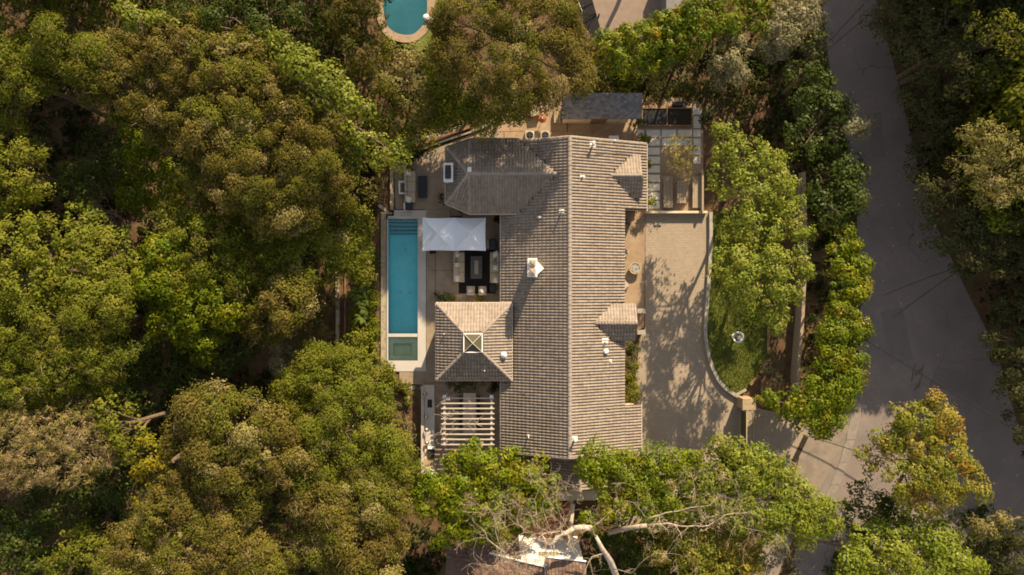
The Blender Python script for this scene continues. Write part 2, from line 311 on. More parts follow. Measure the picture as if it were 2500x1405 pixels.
# curved kerb wall
def strip(path, w, z0, z1, name, m, par=None):
    P = [Vector(W(a, b, z1)[:2]) for a, b in path]; L, Rr = [], []
    for i, p in enumerate(P):
        d = (P[min(i + 1, len(P) - 1)] - P[max(i - 1, 0)]).normalized(); n = Vector((-d.y, d.x)) * w / 2; L.append(tuple(p + n)); Rr.append(tuple(p - n))
    b = MB()
    for i in range(len(P) - 1):
        b.prism([L[i], L[i + 1], Rr[i + 1], Rr[i]], z0, z1)
    return b.build(name, m, par)
def wall(path, w, z0, z1, name, m, label, cat): return tag(strip(path, w, z0, z1, name, m), label, cat)
def smooth_path(P, n=4):
    out = []
    for i in range(len(P) - 1):
        p0, p1, p2, p3 = [np.array(P[max(0, min(len(P) - 1, j))], float) for j in (i - 1, i, i + 1, i + 2)]
        for t in np.arange(n) / n: out.append(tuple(.5 * ((2 * p1) + (p2 - p0) * t + (2 * p0 - 5 * p1 + 4 * p2 - p3) * t * t + (3 * p1 - p0 - 3 * p2 + p3) * t ** 3)))
    return out + [tuple(P[-1])]
wall(smooth_path([(a + 3, b) for a, b in dr_r[:-1]]), .32, -.3, .34, 'kerb_wall', M['concrete'], 'low curved concrete wall between driveway and lawn', 'wall')
MB_st = [(1577, 319), (1593, 319)]
# stepping slabs
slabs = []
colx = [(1556, 1573), (1578, 1612), (1616, 1651), (1655, 1689), (1693, 1711)]
for x0, x1 in colx: slabs.append((x0, 317, x1, 334))
for x0, x1 in colx[1:]: slabs.append((x0, 339, x1, 356))
for k in range(7): y = 361 + k * 22; slabs.append((1578, y, 1611, y + 17))
for k in range(2): y = 361 + k * 22; slabs.append((1693, y, 1711, y + 17))
slabs += [(1693, 284, 1711, 313)]
for x0, y0, x1, y1 in slabs:
    r = px_rect(x0, y0, x1, y1); s = MB().box(r[0], r[1], -.2, r[2], r[3], -.005 + random.uniform(-.01, .01), b=.02).build('stepping_slab', M['slab'], bpy.data.objects['gravel_court'])
MB().prism([tuple(W(a, b)[:2]) for a, b in ((1693, 256), (1711, 272), (1711, 280), (1693, 280))], -.2, 0).build('stepping_slab', M['slab'], bpy.data.objects['gravel_court'])
# ---------------------------------------------------------------- the house
rs = random.Random(5); rng = np.random.default_rng(11)
hb = Vector((3, -1, 0))
house = thing('house', 'long tan tile roofed house with wings, dormers and a square tower in the centre', 'house', hb)
TP, TE = .266, .39
TCOL = [(.352, .290, .240), (.343, .280, .233), (.361, .300, .250), (.331, .269, .222), (.366, .305, .256), (.343, .287, .242), (.347, .279, .227), (.318, .257, .211)]
prof = [(-.5, 0.0), (-.34, .010), (-.2, .068), (0, .098), (.2, .068), (.34, .010), (.5, 0.0)]
def tile_geo():
    P = []
    for (s, h) in prof: P.append((s * TP, 0, h + .026))
    for (s, h) in prof: P.append((s * TP, TE + .03, h + .006))
    for (s, h) in prof: P.append((s * TP, 0.0, h * .75 + .0))
    n = len(prof); Fc = [(i, i + 1, n + i + 1, n + i) for i in range(n - 1)] + [(2 * n + i, 2 * n + i + 1, i + 1, i) for i in range(n - 1)]
    return np.array(P), Fc
TPV, TPF = tile_geo()
def tint_mesh(name, V, Fc, cols, m, smooth=False):
    me = bpy.data.meshes.new(name); Fa = np.asarray(Fc)
    nv, nf, k = len(V), len(Fa), Fa.shape[1]
    me.vertices.add(nv); me.vertices.foreach_set('co', np.asarray(V, np.float32).ravel())
    me.loops.add(nf * k); me.loops.foreach_set('vertex_index', Fa.astype(np.int32).ravel())
    me.polygons.add(nf); me.polygons.foreach_set('loop_start', (np.arange(nf) * k).astype(np.int32))
    me.update(calc_edges=True)
    a = me.attributes.new('tint', 'FLOAT_COLOR', 'FACE'); c = np.ones((nf, 4), np.float32); c[:, :3] = cols; a.data.foreach_set('color', c.ravel())
    me.materials.append(m)
    if smooth: me.shade_smooth()
    return me
tile_vars = [tint_mesh('roof_tile', TPV, TPF, np.tile(c, (len(TPF), 1)), M['tile']) for c in TCOL]
TILES = []      # (origin, u, v, n, colour index, jitter)
def roof_plane(poly, excl=None, u0=None):
    P = [Vector(p) for p in poly]; n = (P[1] - P[0]).cross(P[2] - P[0]).normalized()
    if n.z < 0: n = -n
    up = Vector((0, 0, 1)); v = (up - n * up.dot(n)).normalized(); u = v.cross(n).normalized()
    o = P[0]; q = [((p - o).dot(u), (p - o).dot(v)) for p in P]
    umin = min(a for a, b in q); umax = max(a for a, b in q); vmin = min(b for a, b in q); vmax = max(b for a, b in q)
    cu = np.arange(umin + TP / 2, umax, TP); cv = np.arange(vmin, vmax, TE)
    A, B = np.meshgrid(cu, cv); C = np.stack([A.ravel(), B.ravel() + TE / 2], 1); ok = inside(C, q)
    for a, b in C[ok]:
        w = o + u * float(a) + v * float(b - TE / 2)
        if excl and excl(w + v * TE / 2): continue
        TILES.append((w + n * .02, u, v, n, rs.randrange(8)))
ridge_parts = []
def caps(a, b, r=.15, step=.42):
    a, b = Vector(a), Vector(b); d = b - a; n = max(1, round(d.length / step)); s = d.length / n; d.normalize()
    for i in range(n): ridge_parts.append((a + d * (s * i), d, s, r))
T = .42; ZR = 7.0; XR = 5.05; YN, YS = 13.19, -14.95
XW, XE, XE2 = -.97, 10.08, 12.34; Y1 = 7.0
zm = lambda x: ZR - T * abs(x - XR)
WZ, WY, WD = 6.55, 10.03, 3.35; WX0 = XR - (ZR - WZ) / T; WX1 = XR - (ZR - (WZ - T * WD)) / T; AX = -3.82
planes = []
def wing_z(p): return WZ - T * abs(p.y - WY) if (p.x > AX and abs(p.y - WY) < WD) else -9
def tow_in(p): return -6.85 < p.x < 0.0 and -8.34 < p.y < -1.39
D1 = (10.08, 5.39, 1.95, 11.68); D2 = (-3.11, 6.06, 1.66, 11.14)
def dorm_z(p, D): return D[1] - T * abs(p.y - D[0]) if (abs(p.y - D[0]) < D[2] and p.x < D[3]) else -9
pw = [(XW, YN, zm(XW)), (XW, YS, zm(XW)), (XR, YS, ZR), (XR, YN, ZR)]
planes.append((pw, lambda p: wing_z(p) > p.z or tow_in(p)))
ex = lambda p: dorm_z(p, D1) > p.z or dorm_z(p, D2) > p.z
pe = [(XR, YN, ZR), (XR, YS, ZR), (XE, YS, zm(XE)), (XE, Y1, zm(XE)), (XE2, Y1, zm(XE2)), (XE2, YN, zm(XE2))]
planes.append((pe, ex))
planes.append(([(XE + .02, -10.68, 4.72), (XE + .02, YS - .05, 4.72), (11.8, YS - .05, 4.1), (11.8, -10.68, 4.1)], None))
ez = WZ - T * WD
planes.append(([(AX, WY + WD, ez), (AX, WY, WZ), (WX0, WY, WZ), (WX1, WY + WD, ez)], None))
planes.append(([(AX, WY - WD, ez), (WX1, WY - WD, ez), (WX0, WY, WZ), (AX, WY, WZ)], None))
hexp = [(AX, WY + WD, ez), (-5.94, 12.64, ez), (-5.94, 7.59, ez), (AX, WY - WD, ez)]
for i in range(3): planes.append(([hexp[i], hexp[i + 1], (AX, WY, WZ)], None))
for D in (D1, D2):
    y, z, w, xe = D; xi = XR + (ZR - z) / T; xv = XR + (ZR - (z - T * w)) / T
    planes.append(([(xi, y, z), (xe, y, z), (xe, y + w, z - T * w), (xv, y + w, z - T * w)], None))
    planes.append(([(xi, y, z), (xv, y - w, z - T * w), (xe, y - w, z - T * w), (xe, y, z)], None))
    caps((xe, y, z + .05), (xi, y, z + .05))
TZ = 5.25; TA = TZ + 3.45 * .44; tc_ = Vector((-3.42, -4.87, 0)); tw = [(-6.85, -1.39, TZ), (-6.85, -8.34, TZ), (0, -8.34, TZ), (0, -1.39, TZ)]; ap = (tc_.x, tc_.y, TA)
for i in range(4):
    planes.append(([tw[i], tw[(i + 1) % 4], ap], lambda p: abs(p.x - tc_.x) < .8 and abs(p.y - tc_.y) < .8))
    a = Vector(tw[i]); b = Vector(ap); caps(a + (b - a) * .03 + Vector((0, 0, .04)), a + (b - a) * .74 + Vector((0, 0, .04)), .14)
LX, LY = 6.18, -18.5
planes.append(([(LX - 2.6, YS + .6, 3.5), (LX - 2.6, LY, 3.5), (LX, LY, 4.6), (LX, YS + .6, 4.6)], None))
planes.append(([(LX, YS + .6, 4.6), (LX, LY, 4.6), (LX + 2.6, LY, 3.5), (LX + 2.6, YS + .6, 3.5)], None))
caps((LX, LY, 4.65), (LX, YS + .2, 4.65))
caps((XR, YS, ZR + .06), (XR, YN, ZR + .06), .17); caps((AX, WY, WZ + .05), (WX0, WY, WZ + .05))
for p in ((-5.94, 12.64, ez), (-5.94, 7.59, ez)): caps(Vector(p) + Vector((0, 0, .05)), (AX, WY, WZ + .05))
for p in ((AX, WY + WD, ez), (AX, WY - WD, ez)): caps(Vector(p) + Vector((0, 0, .05)), (AX, WY, WZ + .05), .12)
for x, y in ((XW, YN), (XW, YS)): caps((x, y, zm(x) + .05), (XR, y, ZR + .05), .12)
for y, xe in ((YN, XE2), (YS, XE)): caps((xe, y, zm(xe) + .05), (XR, y, ZR + .05), .12)
deck = MB()
for p, e in planes: 
    nrm = (Vector(p[1]) - Vector(p[0])).cross(Vector(p[2]) - Vector(p[0])); q = p if nrm.z > 0 else p[::-1]
    deck.slab(q, .16)
house.scale = (1.0196, 1.0196, 1); house.location = (hb.x * 1.0196, hb.y * 1.0196, -1.2)   # a single-storey house: the layout above is drawn 1.2 m high
roof = deck.build('roof', M['tile_in'], house, off=hb)
for p, e in planes: roof_plane(p, e)
TILES.sort(key=lambda t: (t[0] - Vector((0, 0, H))).length)
fg = [t for t in TILES]
one, rest = fg[:296], fg[296:]
for w, u, v, n, c in one:
    o = link('roof_tile', tile_vars[c], None, roof)
    o.matrix_local = Matrix(((u.x, v.x, n.x, w.x - hb.x), (u.y, v.y, n.y, w.y - hb.y), (u.z, v.z, n.z, w.z - hb.z), (0, 0, 0, 1)))
nT = len(rest); V = np.zeros((nT, len(TPV), 3)); C = np.zeros((nT, len(TPF), 3))
for i, (w, u, v, n, c) in enumerate(rest):
    m3 = np.array([u, v, n]); jit = np.array([rs.uniform(-.008, .008), rs.uniform(-.02, .02), rs.uniform(0, .012)])
    V[i] = (TPV + jit) @ m3 + np.array(w - hb); C[i] = np.array(TCOL[c]) * rs.uniform(.93, 1.07)
Fa = (np.array(TPF)[None] + (np.arange(nT) * len(TPV))[:, None, None]).reshape(-1, 4)
tag(link('roof_tiling', tint_mesh('roof_tiling', V.reshape(-1, 3), Fa, C.reshape(-1, 3), M['tile']), None, roof), kind='stuff')
def cap_mesh(s, r):
    P = []; n = 6
    for y, k in ((0, 1.12), (s + .03, .92)):
        for i in range(n + 1): a = math.pi * i / n; P.append((r * k * math.cos(a), y, r * k * .8 * math.sin(a) - .02))
    c = len(P); P.append((0, 0, -.02)); return P, [(i, i + 1, n + 2 + i, n + 1 + i) for i in range(n)] + [(i + 1, i, c) for i in range(n)]
cm = {}
for k, (p, d, s, r) in enumerate(ridge_parts):
    key = (round(s, 3), r)
    if key not in cm:
        P, Fc = cap_mesh(s, r); me = bpy.data.meshes.new('ridge_tile'); me.from_pydata(P, [], Fc); me.materials.append(M['ridge']); cm[key] = me
    o = link('ridge_tile', cm[key], None, roof); u = d.cross(Vector((0, 0, 1))).normalized(); n = u.cross(d)
    o.matrix_local = Matrix(((u.x, d.x, n.x, p.x - hb.x), (u.y, d.y, n.y, p.y - hb.y), (u.z, d.z, n.z, p.z - hb.z), (0, 0, 0, 1)))
# gutters along the eaves
g = MB()
def gut(a, b): g.tube([a, b], .08, 6)
gut((XW - .06, 6.6, zm(XW) - .03), (XW - .06, YS, zm(XW) - .03)); gut((XE + .05, YS, zm(XE) - .03), (XE + .05, Y1, zm(XE) - .03)); gut((XE2 + .05, Y1, zm(XE2) - .03), (XE2 + .05, YN, zm(XE2) - .03))
gut((11.86, YS, 4.06), (11.86, -10.7, 4.06)); gut((WX1, WY - WD - .05, ez - .03), (AX, WY - WD - .05, ez - .03)); gut((AX, WY - WD - .05, ez - .03), (-5.98, 7.57, ez - .03)); gut((-6, 7.57, ez - .03), (-6, 12.66, ez - .03)); gut((-6, 12.66, ez - .03), (AX, WY + WD + .05, ez - .03)); gut((AX, WY + WD + .05, ez - .03), (WX1, WY + WD + .05, ez - .03))
for i in range(4): gut(Vector(tw[i]) + (Vector(tw[i]) - tc_).normalized() * 0, Vector(tw[(i + 1) % 4]))
g.build('gutter', M['beam'], house, off=hb)
# walls under the roofs
w_ = MB()
w_.box(XW + .5, YS + .35, -.3, XE - .5, YN - .35, 4.62); w_.box(XE - .6, Y1 + .4, -.3, XE2 - .45, YN - .4, 4.05)
w_.prism([(AX, WY + WD - .5), (-5.5, 12.3), (-5.5, 7.95), (AX, WY - WD + .5), (XW + .6, WY - WD + .5), (XW + .6, WY + WD - .5)], -.3, 5.05)
w_.box(-6.45, -7.94, -.3, -.4, -1.79, 5.2); w_.box(XE - .6, -14.6, -.3, 11.5, -11.0, 4.0); w_.box(LX - 2.2, LY + .4, -.3, LX + 2.2, YS + .5, 3.45)
w_.box(XE - .6, D2[0] - 1.3, -.3, XE + .1, D2[0] + 1.3, 5.2)
for y in (YN - .36, YS + .36):
    for k in (1,):
        w_.slab([], 0) if False else w_.poly([(XW + .6, y - .08, 4.5), (XE - .6, y - .08, 4.6), (XR, y - .08, ZR - .22), (XW + .6, y + .08, 4.5), (XE - .6, y + .08, 4.6), (XR, y + .08, ZR - .22)], [(0, 1, 2), (5, 4, 3), (0, 3, 4, 1), (1, 4, 5, 2), (2, 5, 3, 0)])
w_.build('wall', M['cream'], house, off=hb)
def window(x, y, z, w, h, ax):           # ax 'x': faces +-x
    f = MB(); gl = MB(); t = .06
    def bx(b, u0, z0, u1, z1, d): 
        b.box(x - d, y + u0, z + z0, x + d, y + u1, z + z1) if ax == 'x' else b.box(x + u0, y - d, z + z0, x + u1, y + d, z + z1)
    for u0, z0, u1, z1 in ((-w / 2, 0, -w / 2 + t, h), (w / 2 - t, 0, w / 2, h), (-w / 2 + t, h - t, w / 2 - t, h), (-w / 2 + t, 0, w / 2 - t, t), (-t / 3, t, t / 3, h - t)): bx(f, u0, z0, u1, z1, .07)
    bx(gl, -w / 2 + t, t, w / 2 - t, h - t, .035)
    fr = f.build('window', M['black'], house, off=hb); gl.build('pane', M['glass'], fr, off=hb)
for y in (4.6, 2.2, -.2, -10.2, -12.6): window(XW + .5, y, 1.2, 1.9, 2.3, 'x')
for y in (3.5, 0.4, -7.0, -9.0): window(XE - .5, y, 2.0, 1.5, 1.4, 'x')
for x in (-3.2, -.9): window(x, WY - WD + .5, 1.2, 1.8, 2.3, 'y')
for x in (-5.2, -2.2): window(x, -7.94, 2.0, 1.4, 1.4, 'y'); window(x, -1.79, 2.0, 1.4, 1.4, 'y')
# chimneys
def chim(x0, y0, x1, y1, z0, z1, nf, cricket=None):
    c = MB().box(x0, y0, z0, x1, y1, z1, b=.03); c.box(x0 - .06, y0 - .06, z1 - .16, x1 + .06, y1 + .06, z1 - .05)
    if cricket: c.poly([(x1 - .02, y0 + .1, zm(x1) + .55), (x1 - .02, y1 - .1, zm(x1) + .55), (x1 + .75, (y0 + y1) / 2, zm(x1 + .75) + .16), (x1 - .02, y0, zm(x1)), (x1 - .02, y1, zm(x1)), (x1 + .1, y0, zm(x1)), (x1 + .1, y1, zm(x1))], [(0, 2, 1), (0, 5, 2), (1, 2, 6), (0, 3, 5), (1, 6, 4)])
    ch = c.build('chimney', M['white'], house, off=hb)
    for i in range(nf):
        yy = y0 + (y1 - y0) * (i + .5) / nf; h = (y1 - y0) / nf * .36; xc = (x0 + x1) / 2; hw = (x1 - x0) * .3
        f = MB().box(xc - hw, yy - h, z1, xc + hw, yy + h, z1 + .18); f.poly([(xc - hw - .05, yy - h - .04, z1 + .18), (xc + hw + .05, yy - h - .04, z1 + .18), (xc + hw + .05, yy + h + .04, z1 + .18), (xc - hw - .05, yy + h + .04, z1 + .18), (xc, yy, z1 + .33)], [(0, 1, 4), (1, 2, 4), (2, 3, 4), (3, 0, 4), (3, 2, 1, 0)])
        f.build('flue_cap', M['dark'] if nf == 1 else M['teak'], ch, off=hb)
a = W(1289, 676, 7.6); b = W(1309, 634, 7.6); chim(a.x, a.y, b.x, b.y, 4.6, 8.8, 2, True)
a = W(1084, 442, 6.5); b = W(1104, 399, 6.5); chim(a.x, a.y, b.x, b.y, -.2, 6.4, 1)
a = W(1145, 415, 6.7); MB().box(a.x - .14, a.y - .18, 6.52, a.x + .2, a.y + .26, 6.72, b=.04).build('hip_cap', M['white'], house, off=hb)
# vents: pipe in a flashing
def vent(px, py, h=.7, r=.07, fl=.22, cap=False, zf=None):
    zg = zf if zf else None
    for _ in range(4):
        z = zm(W(px, py, zg or 6).x) if not zf else zf; zg = z
    p = W(px, py, z); b = MB(); b.cyl(p.x, p.y, z - .1, z + h, r, n=10)
    if cap: b.cyl(p.x, p.y, z + h - .02, z + h + .12, r * 2.1, r * 1.2, n=12)
    v = b.build('vent_pipe', M['pipe'], house, off=hb); s = 1 if p.x > XR else -1
    f = MB().poly([(p.x - fl, p.y - fl * .8, zm(p.x - fl) + .11), (p.x + fl, p.y - fl * .8, zm(p.x + fl) + .11), (p.x + fl, p.y + fl, zm(p.x + fl) + .11), (p.x - fl, p.y + fl, zm(p.x - fl) + .11), (p.x - fl, p.y - fl * .8, zm(p.x - fl) + .0), (p.x + fl, p.y - fl * .8, zm(p.x + fl) + .0), (p.x + fl, p.y + fl, zm(p.x + fl) + .0), (p.x - fl, p.y + fl, zm(p.x - fl) + .0)], [(0, 1, 2, 3), (1, 0, 4, 5), (2, 1, 5, 6), (3, 2, 6, 7), (0, 3, 7, 4)])
    f.build('flashing', M['white'], v, off=hb)
vent(1447, 354, .9, .09, .28, True); vent(1422, 432, .4); vent(1371, 516, 1.0, .07, .22); vent(1317, 531, .35, .11, .2); vent(1477, 834, .5, .06, .3); vent(1479, 858, .3, .12, .25, True); vent(1490, 882, .3, .06, .15); vent(1403, 1070, .9, .1, .25, True); vent(1290, 1064, .8, .05, .12); vent(1501, 345, .3, .06, .12)
for px, py, r, hh in ((1085, 815, .05, .8), (1183, 905, .05, .3)):
    p = W(px, py, 5.6); MB().cyl(p.x, p.y, 5.2, 5.75 + hh * .5, r, n=8).build('vent_pipe', M['pipe'], house, off=hb)
p = W(1230, 868, 6.0); b = MB().cyl(p.x, p.y, 5.2, 5.9, .2, n=16); b.lathe(p.x, p.y, [(.2, 5.8), (.3, 5.84), (.3, 5.9), (.25, 6.02), (.12, 6.12), (.02, 6.17)], 20); b.build('roof_ventilator', M['white'], house, off=hb, smooth=True)
# roof lantern on the tower
b = MB(); c = tc_; q = .86
for x0, y0, x1, y1 in ((-q, -q, q, -q + .12), (-q, q - .12, q, q), (-q, -q + .12, -q + .12, q - .12), (q - .12, -q + .12, q, q - .12)): b.box(c.x + x0, c.y + y0, 6.1, c.x + x1, c.y + y1, 6.8)
lan = b.build('roof_lantern', M['white'], house, off=hb)
b = MB(); 
for sx, sy in ((-1, -1), (1, -1), (1, 1), (-1, 1)): b.tube([(c.x + sx * (q - .05), c.y + sy * (q - .05), 6.82), (c.x, c.y, 7.2)], .035, 5)
b.build('glazing_bar', M['beam'], lan, off=hb)
for i in range(4):
    s = [(-1, -1), (1, -1), (1, 1), (-1, 1)]; A, B_ = s[i], s[(i + 1) % 4]; e = q - .1
    MB().poly([(c.x + A[0] * e, c.y + A[1] * e, 6.8), (c.x + B_[0] * e, c.y + B_[1] * e, 6.8), (c.x, c.y, 7.17)], [(0, 1, 2)]).build('pane', M['lantern'] if 'lantern' in M else M['mesh'], lan, off=hb)
# entry posts beside the porch gable
for px, py in ((1566, 760), (1566, 812)):
    p = W(px, py, 1.2); th = thing('entry_pier', 'upper stone entry pier at the porch' if py < 800 else 'lower stone entry pier at the porch', 'pier', (p.x, p.y, 0)); MB().box(-.25, -.16, -.1, .25, .16, 1.1).build('shaft', M['stone'], th); MB().box(-.4, -.22, 1.1, .4, .22, 1.2, b=.02).build('cap', M['concrete'], th)
# ---------------------------------------------------------------- pools
x0, y0, x1, y1 = PR; b = MB()
pz = -1.25; ps = W(948, 815).y; ps2 = W(948, 823).y
pool = thing('swimming_pool', 'long narrow blue lap pool with a square spa at its lower end', 'pool', ((x0 + x1) / 2, (y0 + y1) / 2, -1.3)); po = pool.location
b.box(x0, ps, pz - .1, x1, y1, pz); b.box(x0 - .12, y0 - .12, pz - .1, x0, y1 + .1, -.10); b.box(x1, y0 - .12, pz - .1, x1 + .1, y1 + .1, -.04); b.box(x0, y1, pz - .1, x1, y1 + .1, -.04)
b.build('basin', M['poolfloor'], pool, off=po)
for i in range(4): MB().box(x0, y1 - .35 * (i + 1), pz, x1, y1 - .35 * i, -.28 - .24 * i).build('step', M['pooltile'], pool, off=po)
for i in range(4): MB().box(x0, y1 - .35 * (i + 1) - .002, -.33 - .24 * i, x1, y1 - .35 * (i + 1) + .07, -.274 - .24 * i).build('step_nosing', M['nosing'], pool, off=po)
MB().box(x0, ps2, pz, x1, ps, -.035).build('divider', M['deck'], pool, off=po)
b = MB(); a = W(962, 867, -.9); c2 = W(1007, 838, -.9); b.box(x0, y0, pz, x1, y0 - .1, -.04); b.box(x0, y0, pz - .1, x1, ps2, pz + .25)
b.box(x0, y0, pz + .25, a.x, ps2, -.45); b.box(c2.x, y0, pz + .25, x1, ps2, -.45); b.box(a.x, y0, pz + .25, c2.x, a.y, -.45); b.box(a.x, c2.y, pz + .25, c2.x, ps2, -.45)
b.build('spa_bench', M['spafloor'], pool, off=po)
b = MB(); cw = x1 + .8
b.box(x1, y0 - 1.05, -.3, cw, y1 + .85, .03); b.box(x0 - .05, y0 - 1.05, -.3, x1, y0, .03); b.box(x0 + .55, y1, -.3, x1, y1 + .85, .03); b.box(x0 - .05, y1, -.3, x0 + .55, y1 + .3, .03)
b.box(x0 - .16, y0, -.2, x0 - .01, y1, .0); b.build('coping', M['deck'], pool, off=po)
MB().poly([(x0, y0, -.06), (x1, y0, -.06), (x1, y1, -.06), (x0, y1, -.06)], [(0, 1, 2, 3)]).build('water', M['water'], pool, off=po)
for py in (610, 715):
    for px in (978, 1000) if py > 700 else (990,): p = W(px, py, -1.2); MB().cyl(p.x, p.y, -1.25, -1.235, .13, n=12).build('drain', M['deck'], pool, off=po)
fl = MB()
for i in range(26): x, y = rs.uniform(x0 + .1, x1 - .1), rs.uniform(ps, y1); s = rs.uniform(.02, .045); fl.box(x - s, y - s * .6, -.055, x + s, y + s * .6, -.05, rs.uniform(0, 3))
tag(fl.build('floating_leaves', M['oldwood']), 'small leaves floating on the long pool', kind='stuff')
for px in (984, 998):
    p = W(px, 523); s = MB(); 
    for q in ((-.2, -.16, .2, -.14), (-.2, .14, .2, .16), (-.2, -.14, -.18, .14), (.18, -.14, .2, .14)): s.box(p.x + q[0], p.y + q[1], .03, p.x + q[2], p.y + q[3], .036)
    s.build('skimmer_lid', M['dark'], pool, off=po)
wall([(936, 521), (936, 905)], .5, -3.2, .02, 'pool_wall', M['wallcap'], 'weathered wall with ivy stains along the outer side of the long pool', 'wall')
wall([(930, 521), (957, 521)], .2, -.6, .05, 'return_wall', M['wallcap'], 'short end wall at the top of the weathered pool wall', 'wall')
wall([(921, 640), (921, 880)], .18, -2.2, -1.0, 'terrace_wall', M['wallcap'], 'thin terrace wall just below the pool wall', 'wall')
wall([(822, 600), (823, 700), (824, 780), (822, 862)], .35, -4.5, -2.0, 'garden_wall', M['wallcap'], 'pale garden wall cap furthest from the pool on the slope', 'wall')
wall([(843, 600), (842, 860)], .16, -4.5, -1.9, 'garden_wall', M['oldwood'], 'dark timber edging right of the pale garden wall', 'wall')
wall([(956, 404), (956, 512)], .32, -2.2, .3, 'planter_wall', M['wallcap'], 'tan planter wall left of the white planter frames', 'wall')
wall([(924, 500), (950, 521)], .3, -2.0, -.1, 'stub_wall', M['concrete'], 'short slanting wall stub at the top corner of the pool', 'wall')
# round neighbour pool
np_ = thing('kidney_pool', 'turquoise round pool with a tan stone rim at the top edge', 'pool', (NC.x, NC.y, -1.0)); o = np_.location
sh = [(938, -60), (936, 10), (938, 40), (948, 66), (966, 80), (990, 86), (1012, 82), (1032, 62), (1041, 38), (1043, 5), (1040, -60)]
sh = smooth_path(sh, 4); inn = [tuple(W(a, b_)[:2]) for a, b_ in sh]; cx = sum(p[0] for p in inn) / len(inn); cyy = NC.y
def off_(p, d): v = Vector((p[0] - cx, p[1] - cyy)); v2 = v + v.normalized() * d; return (v2.x + cx, v2.y + cyy)
MB().prism(inn, -1.3, -1.1).build('basin', M['poolpale'], np_, off=o)
b = MB(); bd = MB()
for i in range(len(inn) - 1):
    b.prism([inn[i], inn[i + 1], off_(inn[i + 1], .75), off_(inn[i], .75)], -.2, .04); bd.prism([inn[i], inn[i + 1], off_(inn[i + 1], .12), off_(inn[i], .12)], -1.3, -.2)
b.build('coping', M['rimstone'] if 'rimstone' in M else M['sand'], np_, off=o); bd.build('side', M['poolpale'], np_, off=o)
MB().poly([(p[0], p[1], -.10) for p in inn], [tuple(range(len(inn)))]).build('water', M['water'], np_, off=o)
p = W(1054, 53); 
for k, (a_, b_) in enumerate(((1052, 53), (1041, 45))):
    p = W(a_, b_); tag(MB().lathe(p.x, p.y, [(.0, .04), (.3, .04), (.34, .2), (.24, .34), (.0, .36)], 12).build('pool_float', M['white'], smooth=True), 'white rounded stool on the rim of the turquoise pool' if k == 0 else 'small white ball at the water edge of the turquoise pool', 'stool' if k == 0 else 'ball')
sheet('pool_lawn', [(1047, -40), (1100, -40), (1100, 100), (1040, 125), (960, 112), (985, 108), (1020, 100), (1052, 66)], -.4, -.03, M['grass'], 'bright green grass beside the turquoise pool')
jt = MB()
for q in ((1062.5, 622, 1063.5, 738), (1045, 660, 1224, 660.8), (1040, 540, 1041, 900), (1100, 512, 1101, 530)): r = px_rect(*q); jt.box(r[0], r[1], .0, r[2], r[3], .004)
tag(jt.build('expansion_joint', M['soil2']), 'thin dark joints in the terrace concrete', kind='structure')
# ---------------------------------------------------------------- terrace furniture
def cushion(b, x0, y0, z0, x1, y1, z1): b.box(x0, y0, z0, x1, y1, z1, b=.06)
def pillow(par, x, y, z, rz, m, s=.56):
    b = MB(); P = []; n = 5
    for sg in (-1, 1):
        for i in range(n):
            for j in range(n):
                u, v = i / (n - 1) * 2 - 1, j / (n - 1) * 2 - 1; P.append((u * s / 2, v * s / 2, sg * .09 * (1 - u ** 2) * (1 - v ** 2)))
    Fp = [(i * n + j, (i + 1) * n + j, (i + 1) * n + j + 1, i * n + j + 1) for i in range(n - 1) for j in range(n - 1)]
    Fp = [tuple(a + n * n for a in f) for f in Fp] + [f[::-1] for f in Fp]; b.poly(P, Fp)
    o = b.build('pillow', m, par, smooth=True); o.location = (x, y, z); o.rotation_euler = (R(12), R(32), rz); return o
def sofa(px0, py0, px1, py1, back, label, pil, seats=3):
    r = px_rect(px0, py0, px1, py1, .5); cx, cyy = (r[0] + r[2]) / 2, (r[1] + r[3]) / 2; w, l = r[2] - r[0], r[3] - r[1]
    t = thing('outdoor_sofa', label, 'sofa', (cx, cyy, 0), 0, 'low taupe outdoor sofas')
    s = back; bx0, bx1 = (-w / 2, -w / 2 + .22) if s < 0 else (w / 2 - .22, w / 2)
    fr = MB().box(-w / 2, -l / 2, .12, w / 2, l / 2, .26).build('frame', M['teak'], t)
    for sx in (-1, 1):
        for sy in (-1, 1): MB().box(sx * (w / 2 - .08) - .04, sy * (l / 2 - .1) - .04, 0, sx * (w / 2 - .08) + .04, sy * (l / 2 - .1) + .04, .12).build('leg', M['teak'], t)
    for i in range(seats):
        a = -l / 2 + .02 + (l - .04) * i / seats; e = a + (l - .04) / seats - .015; b = MB()
        cushion(b, -w / 2 + (.2 if s < 0 else .02), a, .26, w / 2 - (.2 if s > 0 else .02), e, .45); b.build('seat_cushion', M['cush'], t)
        b = MB(); cushion(b, bx0, a, .26, bx1, e, .78); b.build('back_cushion', M['cush'], t)
    for (y, k) in pil: pillow(t, s * (w / 2 - .36), y * l / 2, .6, rs.uniform(-.5, .5) + (math.pi if s > 0 else 0), M['pillow'] if k == 0 else (M['pillow2'] if k == 1 else M['cush']))
    return t
sofa(988, 417, 1014, 495, -1, 'long taupe sofa beside the white planter frames above the pool', [(.86, 0), (-.82, 0)])
sofa(1107, 615, 1134, 690, -1, 'taupe sofa nearer the pool facing the fire table', [(.84, 0), (.1, 0), (-.1, 2), (-.4, 2), (-.76, 0)])
sofa(1196, 615, 1219, 692, 1, 'taupe sofa against the house wall facing the fire table', [(.84, 0), (.35, 1), (.0, 0), (-.8, 0)])
